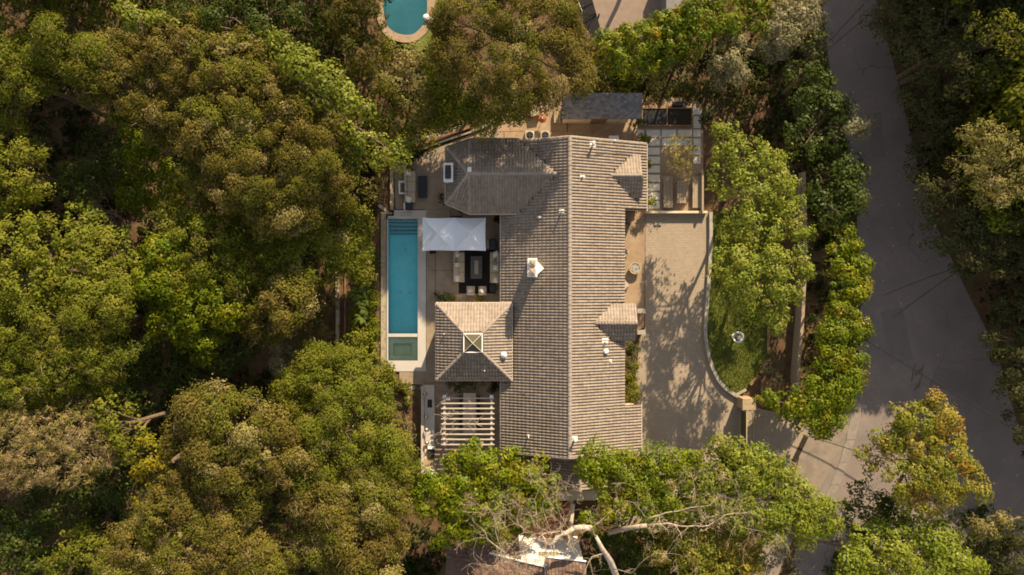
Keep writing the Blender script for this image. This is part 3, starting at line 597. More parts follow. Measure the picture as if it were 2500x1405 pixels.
def table(name, label, cat, px0, py0, px1, py1, h, mt, slats=0, group=None, legm=None):
    r = px_rect(px0, py0, px1, py1, h); cx, cyy = (r[0] + r[2]) / 2, (r[1] + r[3]) / 2; w, l = r[2] - r[0], r[3] - r[1]
    t = thing(name, label, cat, (cx, cyy, 0), 0, group)
    if slats:
        for i in range(slats):
            a = -w / 2 + w * i / slats; MB().box(a, -l / 2, h - .05, a + w / slats - .015, l / 2, h).build('slat', mt, t)
        MB().box(-w / 2 + .05, -l / 2 + .05, h - .12, w / 2 - .05, l / 2 - .05, h - .052).build('frame', legm or mt, t)
    else: MB().box(-w / 2, -l / 2, h - .08, w / 2, l / 2, h, b=.015).build('tabletop', mt, t)
    for sx in (-1, 1):
        for sy in (-1, 1): MB().box(sx * (w / 2 - .1) - .04, sy * (l / 2 - .12) - .04, 0, sx * (w / 2 - .1) + .04, sy * (l / 2 - .12) + .04, h - .12 if slats else h - .08).build('leg', legm or mt, t)
    return t
table('coffee_table', 'long dark slatted coffee table in front of the sofa left of the house wing', 'table', 1020, 430, 1043, 484, .38, M['dark'], 5)
table('side_table', 'small dark side table at the lower end of the sofa above the pool', 'table', 991, 495, 1008, 511, .45, M['dark'])
table('side_table', 'small dark side table at the right lower corner of the black rug', 'table', 1195, 695, 1211, 714, .45, M['dark'])
r = px_rect(1120, 610, 1210, 717); tag(MB().box(r[0], r[1], .004, r[2], r[3], .02).build('rug', M['rug']), 'black outdoor rug under the fire table and armchairs', 'rug')
r = px_rect(1149, 626, 1177, 681, .5); t = thing('fire_table', 'dark rectangular fire pit table with a glass bead tray in its centre', 'fire pit', ((r[0] + r[2]) / 2, (r[1] + r[3]) / 2, .02)); w, l = (r[2] - r[0]) / 2, (r[3] - r[1]) / 2
MB().box(-w + .12, -l + .12, 0, w - .12, l - .12, .4).build('base', M['dark'], t); b = MB(); 
for q in ((-w, -l, -.2, l), (.2, -l, w, l), (-.2, -l, .2, -.65), (-.2, .65, .2, l)): b.box(q[0], q[1], .4, q[2], q[3], .48)
b.build('tabletop', mat('grey_stone_top', (.085, .08, .08), .7, .15), t); b = MB(); MB().box(-.2, -.65, .4, .2, .65, .43).build('tray', M['teak'], t)
for i in range(140): x, y = rs.uniform(-.17, .17), rs.uniform(-.62, .62); s = rs.uniform(.02, .04); b.box(x - s, y - s, .43, x + s, y + s, .43 + s * 1.6, rs.uniform(0, 3))
tag(b.build('pebbles', M['pebble'], t), kind='stuff')
def armchair():
    t = thing('armchair', 'left of the two taupe armchairs on the black rug', 'armchair', (0, 0, 0), 0, 'armchairs on the black rug')
    MB().box(-.4, -.4, .12, .4, .4, .24).build('frame', M['teak'], t)
    for sx in (-1, 1):
        for sy in (-1, 1): MB().box(sx * .34 - .03, sy * .34 - .03, 0, sx * .34 + .03, sy * .34 + .03, .12).build('leg', M['teak'], t)
        b = MB(); cushion(b, sx * .4, -.42, .24, sx * .29, .4, .58); b.build('armrest', M['cush'], t)
    b = MB(); cushion(b, -.28, -.2, .24, .28, .4, .44); b.build('seat_cushion', M['cush'], t); b = MB(); cushion(b, -.4, -.5, .24, .4, -.22, .8); b.build('back_cushion', M['cush'], t)
    pillow(t, 0, -.12, .58, math.pi / 2, M['pillow']); return t
ac = armchair(); ac.location = W(1150, 709, .02)
again(ac, W(1178.5, 709, .02), .03, 'right of the two taupe armchairs on the black rug')
# double canopy parasol
p0, p1 = W(1031, 613, 2.55), W(1186, 532, 2.55); w, l = p1.x - p0.x, p1.y - p0.y
t = thing('canopy', 'large white double peaked canopy shading the terrace beside the pool', 'canopy', ((p0.x + p1.x) / 2, (p0.y + p1.y) / 2, 0))
for s in (-1, 1):
    b = MB(); n = 12; cx = s * w / 4; P = []; Fc = []
    for side in range(4):
        cor = [(-1, -1), (1, -1), (1, 1), (-1, 1)]; A, B2 = cor[side], cor[(side + 1) % 4]; base = len(P)
        for i in range(n + 1):
            tt = i / n; ex_, ey_ = A[0] + (B2[0] - A[0]) * tt, A[1] + (B2[1] - A[1]) * tt
            inw = 1 - .035 * math.sin(math.pi * tt)
            for j in range(n + 1):
                k = 1 - j / n; sag = -.10 * math.sin(math.pi * k) * (math.sin(math.pi * tt)) 
                P.append((cx + ex_ * k * w / 4 * (inw if side in (1, 3) and not (s * ex_ < 0) else 1), ey_ * k * l / 2 * (inw if side in (0, 2) else 1), 3.3 - .75 * k ** .92 + sag))
        for i in range(n):
            for j in range(n): a = base + i * (n + 1) + j; Fc.append((a, a + n + 1, a + n + 2, a + 1))
    b.poly(P, Fc); b.build('canvas', M['canvas'], t)
    rb = MB()
    for ex_, ey_ in ((-1, -1), (1, -1), (1, 1), (-1, 1)): rb.tube([(cx + ex_ * (w / 4 - .05), ey_ * (l / 2 - .05), 2.5), (cx, 0, 3.28)], .018, 4)
    rb.build('rib', M['pipe'], t); MB().cyl(cx, 0, 2.3, 3.3, .05, n=8).build('hub', M['pipe'], t)
    MB().box(cx - .05, l / 2 - .12, .1, cx + .05, l / 2 - .02, 2.36).build('mast', M['dark'], t); MB().tube([(cx, l / 2, 2.3), (cx, 0, 2.35)], .04, 6).build('arm', M['dark'], t)
MB().box(-.6, l / 2 - .4, 0, .6, l / 2 + .4, .1).build('base', M['dark'], t)
p = W(1057, 615); tag(MB().box(p.x - .32, p.y - .2, .004, p.x + .32, p.y + .18, .12, b=.02).build('umbrella_weight', M['black']), 'black base plate on the terrace under the pool side edge of the canopy', 'base plate')
r = px_rect(1192, 583, 1213, 611, 1); t = thing('barbecue', 'dark covered barbecue between the canopy and the house wall', 'barbecue', ((r[0] + r[2]) / 2, (r[1] + r[3]) / 2, 0)); MB().box(-.36, -.5, 0, .36, .5, .85).build('cabinet', M['black'], t); MB().box(-.38, -.52, .85, .38, .52, 1.1, b=.1).build('lid', M['dark'], t); MB().tube([(-.42, -.35, .98), (-.42, .35, .98)], .02).build('handle', M['pipe'], t)
# white planter frames
b = MB()
for q in ((972, 406, 989, 409), (986, 409, 989, 442), (973, 442, 989, 446), (973, 446, 977, 470), (973, 470, 988, 473.5), (985.5, 495, 988.5, 512)): r = px_rect(*q, z=.5); b.box(r[0], r[1], -.1, r[2], r[3], .5)
tag(b.build('planter_frame', M['white']), 'white stepped planter frame behind the long sofa', 'planter')
# ---------------------------------------------------------------- outdoor kitchen
kc = W(1048, 1050); t = thing('outdoor_kitchen', 'pale stone outdoor kitchen counter with sink and grill left of the pergola', 'kitchen counter', (kc.x, kc.y, 0))
def kb(name, m, q, z0, z1, bb=0, par=t): r = px_rect(*q, z=z1); return MB().box(r[0], r[1], z0, r[2], r[3], z1, b=bb).build(name, m, par, off=t.location)
kb('back_wall', M['beam'], (1028, 945, 1034.5, 1158), -.3, 1.35); kb('end_wall', M['white'], (1034.6, 1148, 1060, 1158), -.3, 1.3)
ct = MB()
for q in ((1036, 941, 1042, 1088), (1042, 941, 1060, 976), (1055, 976, 1060, 996), (1042, 976, 1043.5, 996), (1042, 996, 1061, 1088)): r = px_rect(*q, z=.95); ct.box(r[0], r[1], .86, r[2], r[3], .95)
ct.build('countertop', M['deck'], t, off=t.location); kb('cabinet', M['cream'], (1037, 943, 1059, 1146), -.1, .70)
kb('lower_counter', M['stone'], (1036, 1120, 1061, 1147), .7, .88)
kb('sink', M['dark'], (1043.5, 976, 1055, 996), .72, .80); kb('grill_lid', M['white'], (1044, 1091, 1062, 1097), .71, 1.2); kb('grill', M['glass'], (1045, 1097, 1061, 1119), .71, 1.05, .05)
for i, (px, py) in enumerate(((1037, 962), (1040, 1018), (1041, 1050), (1042, 1082))):
    p = W(px, py, 1.7); l_ = thing('globe_lamp', ['topmost of the four bronze globe lamps along the kitchen wall', 'second bronze globe lamp from the top along the kitchen wall', 'third bronze globe lamp from the top along the kitchen wall', 'lowest of the four bronze globe lamps along the kitchen wall'][i], 'lamp', (p.x, p.y, .95), 0, 'bronze globe lamps on the kitchen wall')
    MB().cyl(0, 0, 0, .5, .03, n=8).build('stem', M['black'], l_); MB().lathe(0, 0, [(.001, .46), (.12, .5), (.2, .6), (.22, .7), (.2, .8), (.12, .9), (.001, .93)], 16).build('lamp_shade', M['brass'], l_, smooth=True)
st = thing('garden_steps', 'concrete steps going down left of the outdoor kitchen', 'steps', W(1014, 980, -1.6))
for i in range(7):
    q = px_rect(1000, 940 + i * 12, 1028, 952 + i * 12, -.2 - .2 * i); MB().box(q[0], q[1], -2.5, q[2], q[3], -.15 - .19 * i, b=.02).build('step', M['concrete'], st, off=st.location)
# pergola
pc = W(1142, 1030); t = thing('pergola', 'white slatted pergola with bare vines over the dining table', 'pergola', (pc.x, pc.y, 0)); zt = 2.95
for i in range(10):
    yy = 973 + i * 12.6; a = W(1077, yy, zt); b_ = W(1207, yy + .6, zt); MB().box(a.x, a.y - .045, zt - .16, b_.x, a.y + .045, zt).build('slat', M['beam'], t, off=t.location)
for px in (1085, 1200):
    a = W(px, 966, zt - .16); b_ = W(px, 1092, zt - .16); MB().box(a.x - .1, b_.y, zt - .4, a.x + .1, a.y, zt - .165).build('rail', M['beam'], t, off=t.location)
    for py in (970, 1088): a = W(px, py, zt - .4); MB().box(a.x - .1, a.y - .1, -.1, a.x + .1, a.y + .1, zt - .4).build('post', M['beam'], t, off=t.location)
for px, py in ((1094, 972), (1085, 967), (1200, 967)): p = W(px, py, zt); MB().box(p.x - .16, p.y - .2, zt - .39, p.x + .16, p.y + .05, zt + .02).build('post_cap', M['white'], t, off=t.location)
vn = MB()
for k in range(26):
    p = Vector(W(rs.uniform(1080, 1094) if k < 18 else rs.uniform(1094, 1200), rs.uniform(966, 1090), zt + .05)); path = [p]; d = Vector((rs.uniform(-1, 1), rs.uniform(-1, 1), .1))
    for s in range(7): d = (d + Vector((rs.uniform(-.8, .8), rs.uniform(-.8, .8), rs.uniform(-.25, .2)))).normalized(); path.append(path[-1] + d * .22)
    vn.tube(path, [.018] * 4 + [.011] * 4, 4)
tag(vn.build('climbing_vine', M['palebark'], off=None), 'tangle of bare climbing stems over the left side of the pergola', 'vine')
table('dining_table', 'long pale dining table under the pergola', 'table', 1131, 960, 1162, 1058, .76, M['beam'], 4)
for i, (x0, x1, lb) in enumerate(((1121, 1128, 'dark bench on the pool side of the pergola dining table'), (1165, 1172, 'dark bench on the house side of the pergola dining table'))): table('bench', lb, 'bench', x0, 968, x1, 1050, .46, M['dark'], 0, 'benches at the pergola table')
# ---------------------------------------------------------------- shed
s0 = W(1371, 291, 2.45); s1 = W(1565, 291, 2.45); topy = W(1371, 229, 3.1).y; sx0, sx1 = s0.x, s1.x
t = thing('shed', 'low garden shed with a blue grey slate roof behind the house', 'shed', ((sx0 + sx1) / 2, s0.y + 1.2, 0)); so = t.location
ridge = [(sx0, s0.y, 2.45), (sx1, s0.y, 2.45), (sx1, topy, 3.15), (sx0, topy, 3.15)]
rf = MB().slab(ridge, .12).build('roof', M['dark'], t, off=so)
a0 = Vector(ridge[0]); v = (Vector(ridge[3]) - a0); vl = v.length; v.normalize(); u = Vector((1, 0, 0)); n = u.cross(v)
rows = 11; cols_ = 24; sw = (sx1 - sx0) / cols_; sh_ = vl / rows
SC_ = [(.16, .165, .19), (.20, .205, .225), (.13, .135, .16), (.23, .225, .235), (.18, .175, .185)]
sm = []
for c in SC_:
    P = np.array([(0, 0, .045), (sw - .012, 0, .045), (sw - .012, sh_ + .05, .012), (0, sh_ + .05, .012), (0, 0, .0), (sw - .012, 0, 0)]); sm.append(tint_mesh('slate', P, [(0, 1, 2, 3), (4, 5, 1, 0)], c, M['slate']))
for j in range(rows):
    for i in range(cols_):
        w = a0 + u * (sw * i + (sw * .5 if j % 2 and i < cols_ - 1 else 0)) + v * (sh_ * j); o = link('slate', sm[rs.randrange(5)], None, rf)
        z_ = n * (.004 + rs.uniform(0, .008)); w = w + z_ - so
        o.matrix_local = Matrix(((u.x, v.x, n.x, w.x), (u.y, v.y, n.y, w.y), (u.z, v.z, n.z, w.z), (0, 0, 0, 1)))
MB().box(sx0 + .25, s0.y + .2, -.2, sx1 - 1.0, topy - .2, 2.36).build('wall', M['cream'], t, off=so)
d0 = W(1440, 300, 0); MB().box(d0.x, s0.y + .14, 0, d0.x + 1.5, s0.y + .2, 2.1).build('door', M['oldwood'], t, off=so)
# raised beds
r = px_rect(1567, 263, 1691, 308, .5); t = thing('raised_bed', 'wide wooden raised bed covered in black sheeting right of the shed', 'raised bed', ((r[0] + r[2]) / 2, (r[1] + r[3]) / 2, 0)); w, l = (r[2] - r[0]) / 2, (r[3] - r[1]) / 2
b = MB()
for q in ((-w, -l, w, -l + .1), (-w, l - .1, w, l), (-w, -l + .1, -w + .1, l - .1), (w - .1, -l + .1, w, l - .1)): b.box(q[0], q[1], -.1, q[2], q[3], .5)
b.build('frame', M['oldwood'], t); MB().box(-w + .1, -l + .1, 0, -.04, l - .1, .42).build('cover', M['black'], t); MB().box(.04, -l + .1, 0, w - .1, l - .1, .43).build('cover', M['soil2'], t); MB().box(-.04, -l + .1, 0, .04, l - .1, .47).build('divider', M['oldwood'], t)
# court benches, table
table('court_bench', 'left slatted wooden bench in the gravel court', 'bench', 1620, 431, 1643, 508, .45, M['wood'], 4, 'benches in the gravel court'); table('court_bench', 'right slatted wooden bench by the wall of the gravel court', 'bench', 1691, 431, 1712, 508, .45, M['wood'], 4, 'benches in the gravel court')
table('picnic_table', 'narrow weathered plank table between the two court benches', 'table', 1653, 443, 1675, 496, .75, M['wood'], 4)
wall([(1716, 420), (1716, 517)], .18, -.2, .9, 'court_wall', M['wood'], 'timber screen along the right side of the gravel court', 'screen')
wall([(1577, 518), (1727, 518)], .22, -.2, .55, 'court_wall', M['cream'], 'low cream wall between gravel court and driveway', 'wall')
# air conditioners
def acu(px, py, lb):
    p = W(px, py, .8); t = thing('air_conditioner', lb, 'air conditioner', (p.x, p.y, -.05), 0, 'air conditioners behind the house'); b = MB(); n = 20
    P = [(.46 * sx, .46 * sy, .82) for sx, sy in ((1, 1), (-1, 1), (-1, -1), (1, -1))]
    b.box(-.46, -.46, 0, .46, .46, .76, b=.03); b.build('casing', M['concrete'], t)
    o = MB().lathe(0, 0, [(.46, .76), (.44, .82), (.36, .83), (.34, .765)], 24).build('fan_ring', M['concrete'], t, smooth=True); f = MB()
    for k in range(4): a = k * math.pi / 2; f.box(.04, -.07, .79, .33, .07, .80, a, (0, 0))
    f.cyl(0, 0, .765, .83, .07, n=10); f.build('fan', M['dark'], t); MB().cyl(0, 0, .762, .77, .34, n=20).build('grille', M['black'], t)
acu(1293, 331, 'left air conditioner unit by the back eave'); acu(1331, 331, 'right air conditioner unit by the back eave')
r = px_rect(1487, 331, 1511, 342, .9); tag(MB().box(r[0], r[1] - .3, -.05, r[2], r[3], .9, b=.03).build('meter_box', M['white']), 'white metal box standing behind the house at the back eave', 'box')
# clutter in the side yard
p = W(1324, 290, .9); t = thing('garden_parasol', 'small closed rust coloured octagonal parasol in the side yard', 'parasol', (p.x, p.y, 0)); MB().cyl(0, 0, 0, 1.0, .03, n=8).build('pole', M['oldwood'], t); MB().lathe(0, 0, [(.42, .78), (.4, .82), (.04, 1.05), (0.001, 1.07)], 8).build('cover', M['rust'], t); MB().cyl(0, 0, 1.05, 1.12, .05, n=8).build('finial', M['white'], t)
p = W(1307, 268, .6); t = thing('storage_box', 'brown wooden storage box under the edge of the big oak', 'box', (p.x, p.y, 0), R(8)); MB().box(-.45, -.55, -.05, .45, .55, .55).build('body', M['oldwood'], t)
for i in range(5): MB().box(-.48 + .193 * i, -.58, .55, -.48 + .193 * i + .18, .58, .6).build('slat', M['wood'], t)
p = W(1361, 284, .5); t = thing('brick_stack', 'stack of tan bricks against the left end of the shed', 'bricks', (p.x, p.y, 0))
for i in range(3):
    for j in range(6):
        for k in range(3): MB().box(-.33 + .22 * i, -.62 + .21 * j, -.05 + .17 * k, -.33 + .22 * i + .2, -.62 + .21 * j + .19, .1 + .17 * k, rs.uniform(-.06, .06)).build('brick', M['stone'], t)
for (a_, b_, c_, d_), lb in (((1262, 330, 1285, 278), 'thin bamboo pole lying in the sandy side yard'), ((1385, 322, 1385, 300), 'dark drain line running from the shed to the house')): p, q = W(a_, b_), W(c_, d_); tag(MB().tube([p + Vector((0, 0, -.02)), q + Vector((0, 0, .02))], .035, 6).build('garden_pole', M['wood'] if a_ < 1300 else M['dark']), lb, 'pole')
r = px_rect(1644, 248, 1669, 259, .5); tag(MB().box(r[0], r[1], -.1, r[2], r[3], .5, b=.05).build('storage_bin', M['dark']), 'dark grey bin behind the raised bed', 'bin')
# entry court
p = W(1551, 655, .55); t = thing('fire_bowl', 'round stone fire bowl filled with grey rocks in the entry court', 'fire bowl', (p.x, p.y, -.02)); MB().lathe(0, 0, [(.34, 0), (.4, .1), (.56, .4), (.6, .55), (.46, .55), (.44, .46), (.001, .44)], 28).build('bowl', M['wallcap'], t, smooth=False)
b = MB()
for i in range(110): a, q = rs.uniform(0, 6.28), .41 * math.sqrt(rs.random()); s = rs.uniform(.03, .06); x, y = q * math.cos(a), q * math.sin(a); b.box(x - s, y - s * .8, .44, x + s, y + s * .8, .45 + s * 1.2, rs.uniform(0, 3))
tag(b.build('rocks', M['pebble'], t), kind='stuff')
def lounge(px, py, rz, lb, first=None):
    p = W(px, py, .4)
    if first: return again(first, (p.x, p.y, -.02), rz, lb)
    t = thing('lounge_chair', lb, 'chair', (p.x, p.y, -.02), rz, 'lounge chairs at the fire bowl'); MB().box(-.36, -.4, .28, .36, .38, .38, b=.03).build('seat', M['cush'], t)
    MB().poly([(-.36, -.4, .36), (.36, -.4, .36), (.36, -.72, .95), (-.36, -.72, .95), (-.36, -.5, .33), (.36, -.5, .33), (.36, -.82, .92), (-.36, -.82, .92)], [(0, 1, 2, 3), (7, 6, 5, 4), (0, 3, 7, 4), (1, 5, 6, 2), (3, 2, 6, 7), (0, 4, 5, 1)]).build('backrest', M['cush'], t)
    for sx in (-1, 1):
        for y in (-.35, .3): MB().box(sx * .33 - .03, y - .03, 0, sx * .33 + .03, y + .03, .28).build('leg', M['wood'], t)
    return t
lc = lounge(1524, 617, R(-125), 'upper pale lounge chair half under the eave facing the fire bowl'); lounge(1524, 697, R(-55), 'lower pale lounge chair half under the eave facing the fire bowl', lc)
for k, px in enumerate((1601, 1611)): p = W(px, 548); tag(MB().box(p.x - .16, p.y - .13, -.03, p.x + .16, p.y + .13, .1, R(-6), b=.03).build('paving_block', M['concrete']), ('left' if k == 0 else 'right') + ' of two small blocks lying on the driveway', 'block', 'blocks on the driveway')
p = W(1556, 970, .4); t = thing('hose_reel', 'black coiled hose reel beside the shrubs at the lower eave', 'hose reel', (p.x, p.y, -.03)); b = MB()
for k in range(4):
    q = .2 + .035 * k; b.tube([(q * math.cos(a), q * math.sin(a), .3 + .02 * (k % 2)) for a in np.linspace(0, 6.28, 20)], .02, 5)
b.build('hose', M['black'], t); MB().cyl(0, 0, 0, .28, .12, n=12).build('stand', M['dark'], t)
# bird bath on the lawn
p = W(1802, 824, 1.25); t = thing('birdbath', 'white pedestal birdbath with a small round figure standing on the lawn', 'birdbath', (p.x, p.y, .16)); MB().lathe(0, 0, [(.3, 0), (.3, .1), (.14, .18), (.09, .5), (.1, .75), (.2, .85)], 20).build('pedestal', M['white'], t, smooth=True)
MB().lathe(0, 0, [(.1, .82), (.4, .92), (.53, 1.12), (.55, 1.2), (.49, 1.22), (.44, 1.1), (.2, 1.0), (.001, .99)], 28).build('bowl', M['white'], t, smooth=True); MB().cyl(0, 0, .99, 1.06, .44, n=24).build('water', mat('amber_water', (.12, .07, .035), .2, .2), t); MB().lathe(.07, -.03, [(.12, 1.0), (.16, 1.12), (.2, 1.22), (.16, 1.34), (.09, 1.4), (.13, 1.5), (.1, 1.6), (.001, 1.64)], 14).build('figure', M['pipe'], t, smooth=True)
# gate and pillar
p = W(1829, 988, 1.9); t = thing('gate_pillar', 'square tan stone pillar at the end of the curved wall beside the gate', 'pillar', (p.x, p.y, 0)); MB().box(-.55, -.5, -.2, .55, .5, 1.75).build('shaft', M['stone'], t); MB().box(-.64, -.56, 1.75, .64, .56, 1.92, b=.03).build('cap', M['stone'], t); MB().box(.2, -.72, .9, .32, -.56, 1.6).build('lamp', M['white'], t)
p = W(1826, 1060); t = thing('driveway_gate', 'tan metal driveway gate with brown mesh panels below the stone pillar', 'gate', (p.x, p.y, 0))
def gb(y0, y1, first):
    a = W(1822, y0, 1.8); b_ = W(1832, y1, 1.8); f = MB(); x0, x1 = a.x, a.x + .09; 
    leaf = MB(); leaf.box(x0, b_.y, .1, x1, a.y, .2); leaf.box(x0, b_.y, 1.7, x1, a.y, 1.8); leaf.box(x0, b_.y, .2, x1, b_.y + .1, 1.7); leaf.box(x0, a.y - .1, .2, x1, a.y, 1.7)
    lf = leaf.build('gate_leaf', M['tan'], t, off=t.location); MB().box(x0 + .03, b_.y + .1, .2, x0 + .06, a.y - .1, 1.7).build('screen', M['mesh'], lf, off=t.location)
gb(1006, 1074, 1); gb(1076, 1150, 0)
tr = W(1830, 1075, 0); MB().box(tr.x + .3, W(0, 1150).y, -.05, tr.x + .38, W(0, 1006).y, .02).build('track', M['tan'], t, off=t.location)
# timber edging, planks, paths on the right
wall([(1877, 800), (1877, 865)], .28, -.3, .4, 'retaining_timber', M['oldwood'], 'upper weathered timber beam edging the lawn', 'timber')
wall([(1874, 880), (1858, 912)], .28, -.3, .38, 'retaining_timber', M['oldwood'], 'middle reddish timber beam edging the lawn', 'timber')
wall([(1854, 918), (1832, 940)], .28, -.3, .36, 'retaining_timber', M['oldwood'], 'lowest reddish timber beam at the lawn corner', 'timber')
wall([(1822, 952), (1796, 966)], .22, -.3, .36, 'retaining_timber', M['concrete'], 'short pale kerb piece closing the lawn near the pillar', 'kerb')
wall([(1963, 420), (1966, 520), (1967, 640), (1960, 780), (1950, 900), (1947, 958)], .3, -.3, 1.3, 'garden_fence', M['wood'], 'long narrow wooden fence behind the lawn trees', 'fence')
bt = thing('board_walk', 'dark wooden boards stepping between the lawn and the street hedge', 'boardwalk', W(1900, 948))
for i in range(9): a = W(1858 + i * 10, 962); b_ = W(1866 + i * 10, 934); MB().box(a.x, a.y, -.2, b_.x, b_.y, .05 + .02 * (i % 3)).build('board', M['oldwood'], bt, off=bt.location)
wall([(1968, 1066), (1938, 1128)], .5, -.3, -.005, 'planting_strip', M['soil2'], 'dark soil strip between the driveway pavers and the apron', 'planting strip')
wall([(1938, 1132), (1925, 1180)], .3, -.3, .02, 'root_strip', M['soil'], 'brown bare root strip at the end of the dark soil strip', 'planting strip')
# back fence and low walls by the oak
t = thing('wire_fence', 'grey wire fence running diagonally above the upper terrace', 'fence', W(1040, 340)); to = t.location
fa, fb = W(945, 368, 1.2), W(1130, 305, 1.2)
for i in range(8): p = fa.lerp(fb, i / 7); MB().cyl(p.x, p.y, terr(p.x, p.y) - .3, 1.25, .03, n=6).build('post', M['pipe'], t, off=to)
for z in (.2, .7, 1.2): MB().tube([(fa.x, fa.y, z), (fb.x, fb.y, z)], .018, 5).build('rail', M['pipe'], t, off=to)
wall([(985, 388), (1020, 366), (1090, 340), (1160, 318), (1200, 300)], .22, -.5, .25, 'curb_wall', M['concrete'], 'low concrete wall below the wire fence', 'wall')
wall([(975, 372), (1040, 348), (1150, 308)], .3, -.6, .45, 'curb_wall', M['oldwood'], 'dark timber wall between the wire fence and the concrete kerb', 'wall')
wall([(1365, 1212), (1470, 1210)], .9, -.3, .9, 'cream_wall', M['cream'], 'thick cream garden wall below the lower roof of the house', 'wall')
wall([(1400, 1232), (1390, 1330)], .3, -.3, 1.6, 'yellow_fence', M['cream'], 'pale yellow boundary wall beside the neighbouring white house', 'wall')
sheet('red_patio', [(1290, 1228), (1397, 1228), (1388, 1330), (1270, 1330)], -.3, -.02, M['orange'], 'reddish brown patio between the tree and the neighbouring house')
# ---------------------------------------------------------------- neighbours
M['amber'] = mat('amber_pane', (.25, .22, .13), .4, .1, 1)
def V3(px, py, z): return tuple(W(px, py, z))
nb = W(1300, 1420); t = thing('neighbour_house', 'white stucco neighbouring house with brown shingle roof at the bottom edge', 'house', (nb.x, nb.y, 0)); no = t.location
wt = [W(1268, 1358, 5.4), W(1272, 1359, 5.5), W(1330, 1376, 6.0), W(1425, 1371, 6.0)]
b = MB(); P = []
base = [(p.x, p.y) for p in wt]; b.prism(base + [(base[-1][0], base[-1][1] - 9), (base[0][0], base[0][1] - 9)], -.3, 5.3); b.build('wall', M['white'], t, off=no)
gz = W(1345, 1354, 4.6)
for k, px in enumerate((1326, 1352)):
    p = W(px, 1352, 4.0); yy = base[2][1] + .02 + (.25 if k == 0 else .2) * .2; f = MB(); f.box(p.x - .45, yy - .1, 3.6, p.x + .45, yy + .06, 4.6); wn = f.build('window', M['beam'], t, off=no)
    for i in range(3):
        for j in range(2): MB().box(p.x - .4 + .28 * i, yy + .06, 3.66 + .46 * j, p.x - .4 + .28 * i + .23, yy + .075, 3.66 + .46 * j + .4).build('pane', M['amber'], wn, off=no)
b = MB(); rp_ = [V3(1330, 1360, 6.3), V3(1430, 1372, 6.0), V3(1440, 1520, 7.6), V3(1330, 1520, 7.9)]; b.slab(rp_[::-1], .2)
b.slab([V3(1130, 1305, 5.2), V3(1266, 1318, 5.4), V3(1272, 1372, 5.9), V3(1328, 1384, 6.1), V3(1328, 1520, 7.8), V3(1190, 1520, 7.2)][::-1], .2)
b.slab([V3(1092, 1328, 3.6), V3(1180, 1350, 4.2), V3(1188, 1520, 5.2), V3(1080, 1520, 4.6)][::-1], .2)
rf = b.build('roof', M['nroof'], t, off=no)
sh = MB()
def shingles(c00, c10, c01, c11, nu, nv):
    c00, c10, c01, c11 = map(Vector, (c00, c10, c01, c11)); l = 0
    for j in range(nv):
        for i in range(nu):
            def q(a, b_): return (c00.lerp(c10, a)).lerp(c01.lerp(c11, a), b_)
            a0, a1 = i / nu + .06 / nu, (i + 1) / nu - .04 / nu; b0, b1 = j / nv, (j + 1.1) / nv
            p = [q(a0, b0), q(a1, b0), q(a1, min(1, b1)), q(a0, min(1, b1))]; up = Vector((0, 0, 1)); h0 = .07 + rs.uniform(0, .03)
            o = MB().poly([p[0] + up * h0, p[1] + up * h0, p[2] + up * .03, p[3] + up * .03, p[0] + up * .01, p[1] + up * .01], [(0, 1, 2, 3), (4, 5, 1, 0)]).build('shingle', M['nroof'] if rs.random() < .7 else M['teak2'], rf, off=no)
M['teak2'] = mat('faded_shingle', (.22, .15, .11), .9, .2, 3)
shingles(V3(1330, 1360, 6.3), V3(1430, 1372, 6.0), V3(1330, 1420, 7.0), V3(1433, 1432, 6.7), 12, 6); shingles(V3(1200, 1354, 5.7), V3(1326, 1384, 6.1), V3(1195, 1430, 6.2), V3(1326, 1440, 6.7), 14, 6); shingles(V3(1093, 1329, 3.6), V3(1178, 1350, 4.2), V3(1088, 1410, 3.9), V3(1182, 1410, 4.4), 9, 6)
b = MB(); b.tube([V3(1195, 1350, 5.85), V3(1270, 1370, 6.05), V3(1329, 1383, 6.25)], .09, 6); b.tube([V3(1329, 1383, 6.3), V3(1332, 1360, 6.4), V3(1431, 1371, 6.15)], .08, 6); b.build('parapet', M['white'], t, off=no)
# neighbour at the top
t = thing('shade_strip', 'dark strip standing in for the shaded gap at the top edge right of the big oak', 'shade_strip', W(1430, 10)); o = t.location  # dark raised sheet stands in for the shadowed gap beside the forecourt
b = MB().prism([tuple(W(a_, b_, 2.6)[:2]) for a_, b_ in ((1385, -40), (1435, -40), (1473, 95), (1452, 98), (1425, 60))], 2.45, 2.6).build('roof', M['rug'], t, off=o)
b = MB(); [b.cyl(W(a_, b_).x, W(a_, b_).y, -.2, 2.45, .08, n=8) for a_, b_ in ((1405, -10), (1440, 0), (1455, 60))]; b.build('post', M['dark'], t, off=o)
MB().tube([V3(1408, -5, 2.66), V3(1421, 28, 2.66)], .04, 5).build('gutter', M['pipe'], t, off=o)
sheet('neighbour_drive', [(1430, -60), (1640, -60), (1640, 20), (1612, 40), (1580, 62), (1500, 70), (1478, 100), (1455, 60)], -.4, -.06, M['gravelroof'], 'tan paved forecourt at the top edge crossed by branch shadows')
tag(MB().box(W(1612, 0).x, W(0, 22, 2.6).y, -.2, W(1650, 0).x, W(0, -80).y, 2.6).build('neighbour_garage', M['slateroof'] if 'slateroof' in M else M['pillow2']), 'grey garage roof corner beside the tan forecourt', 'garage')
tag(MB().box(W(1700, 0, 3).x, W(0, 6, 3).y, -.2, W(1735, 0, 3).x, W(0, -40, 3).y, 3, b=.1).build('roof_edge', M['white']), 'white roof edge showing above the tall hedge at the top', 'roof')
db = MB()
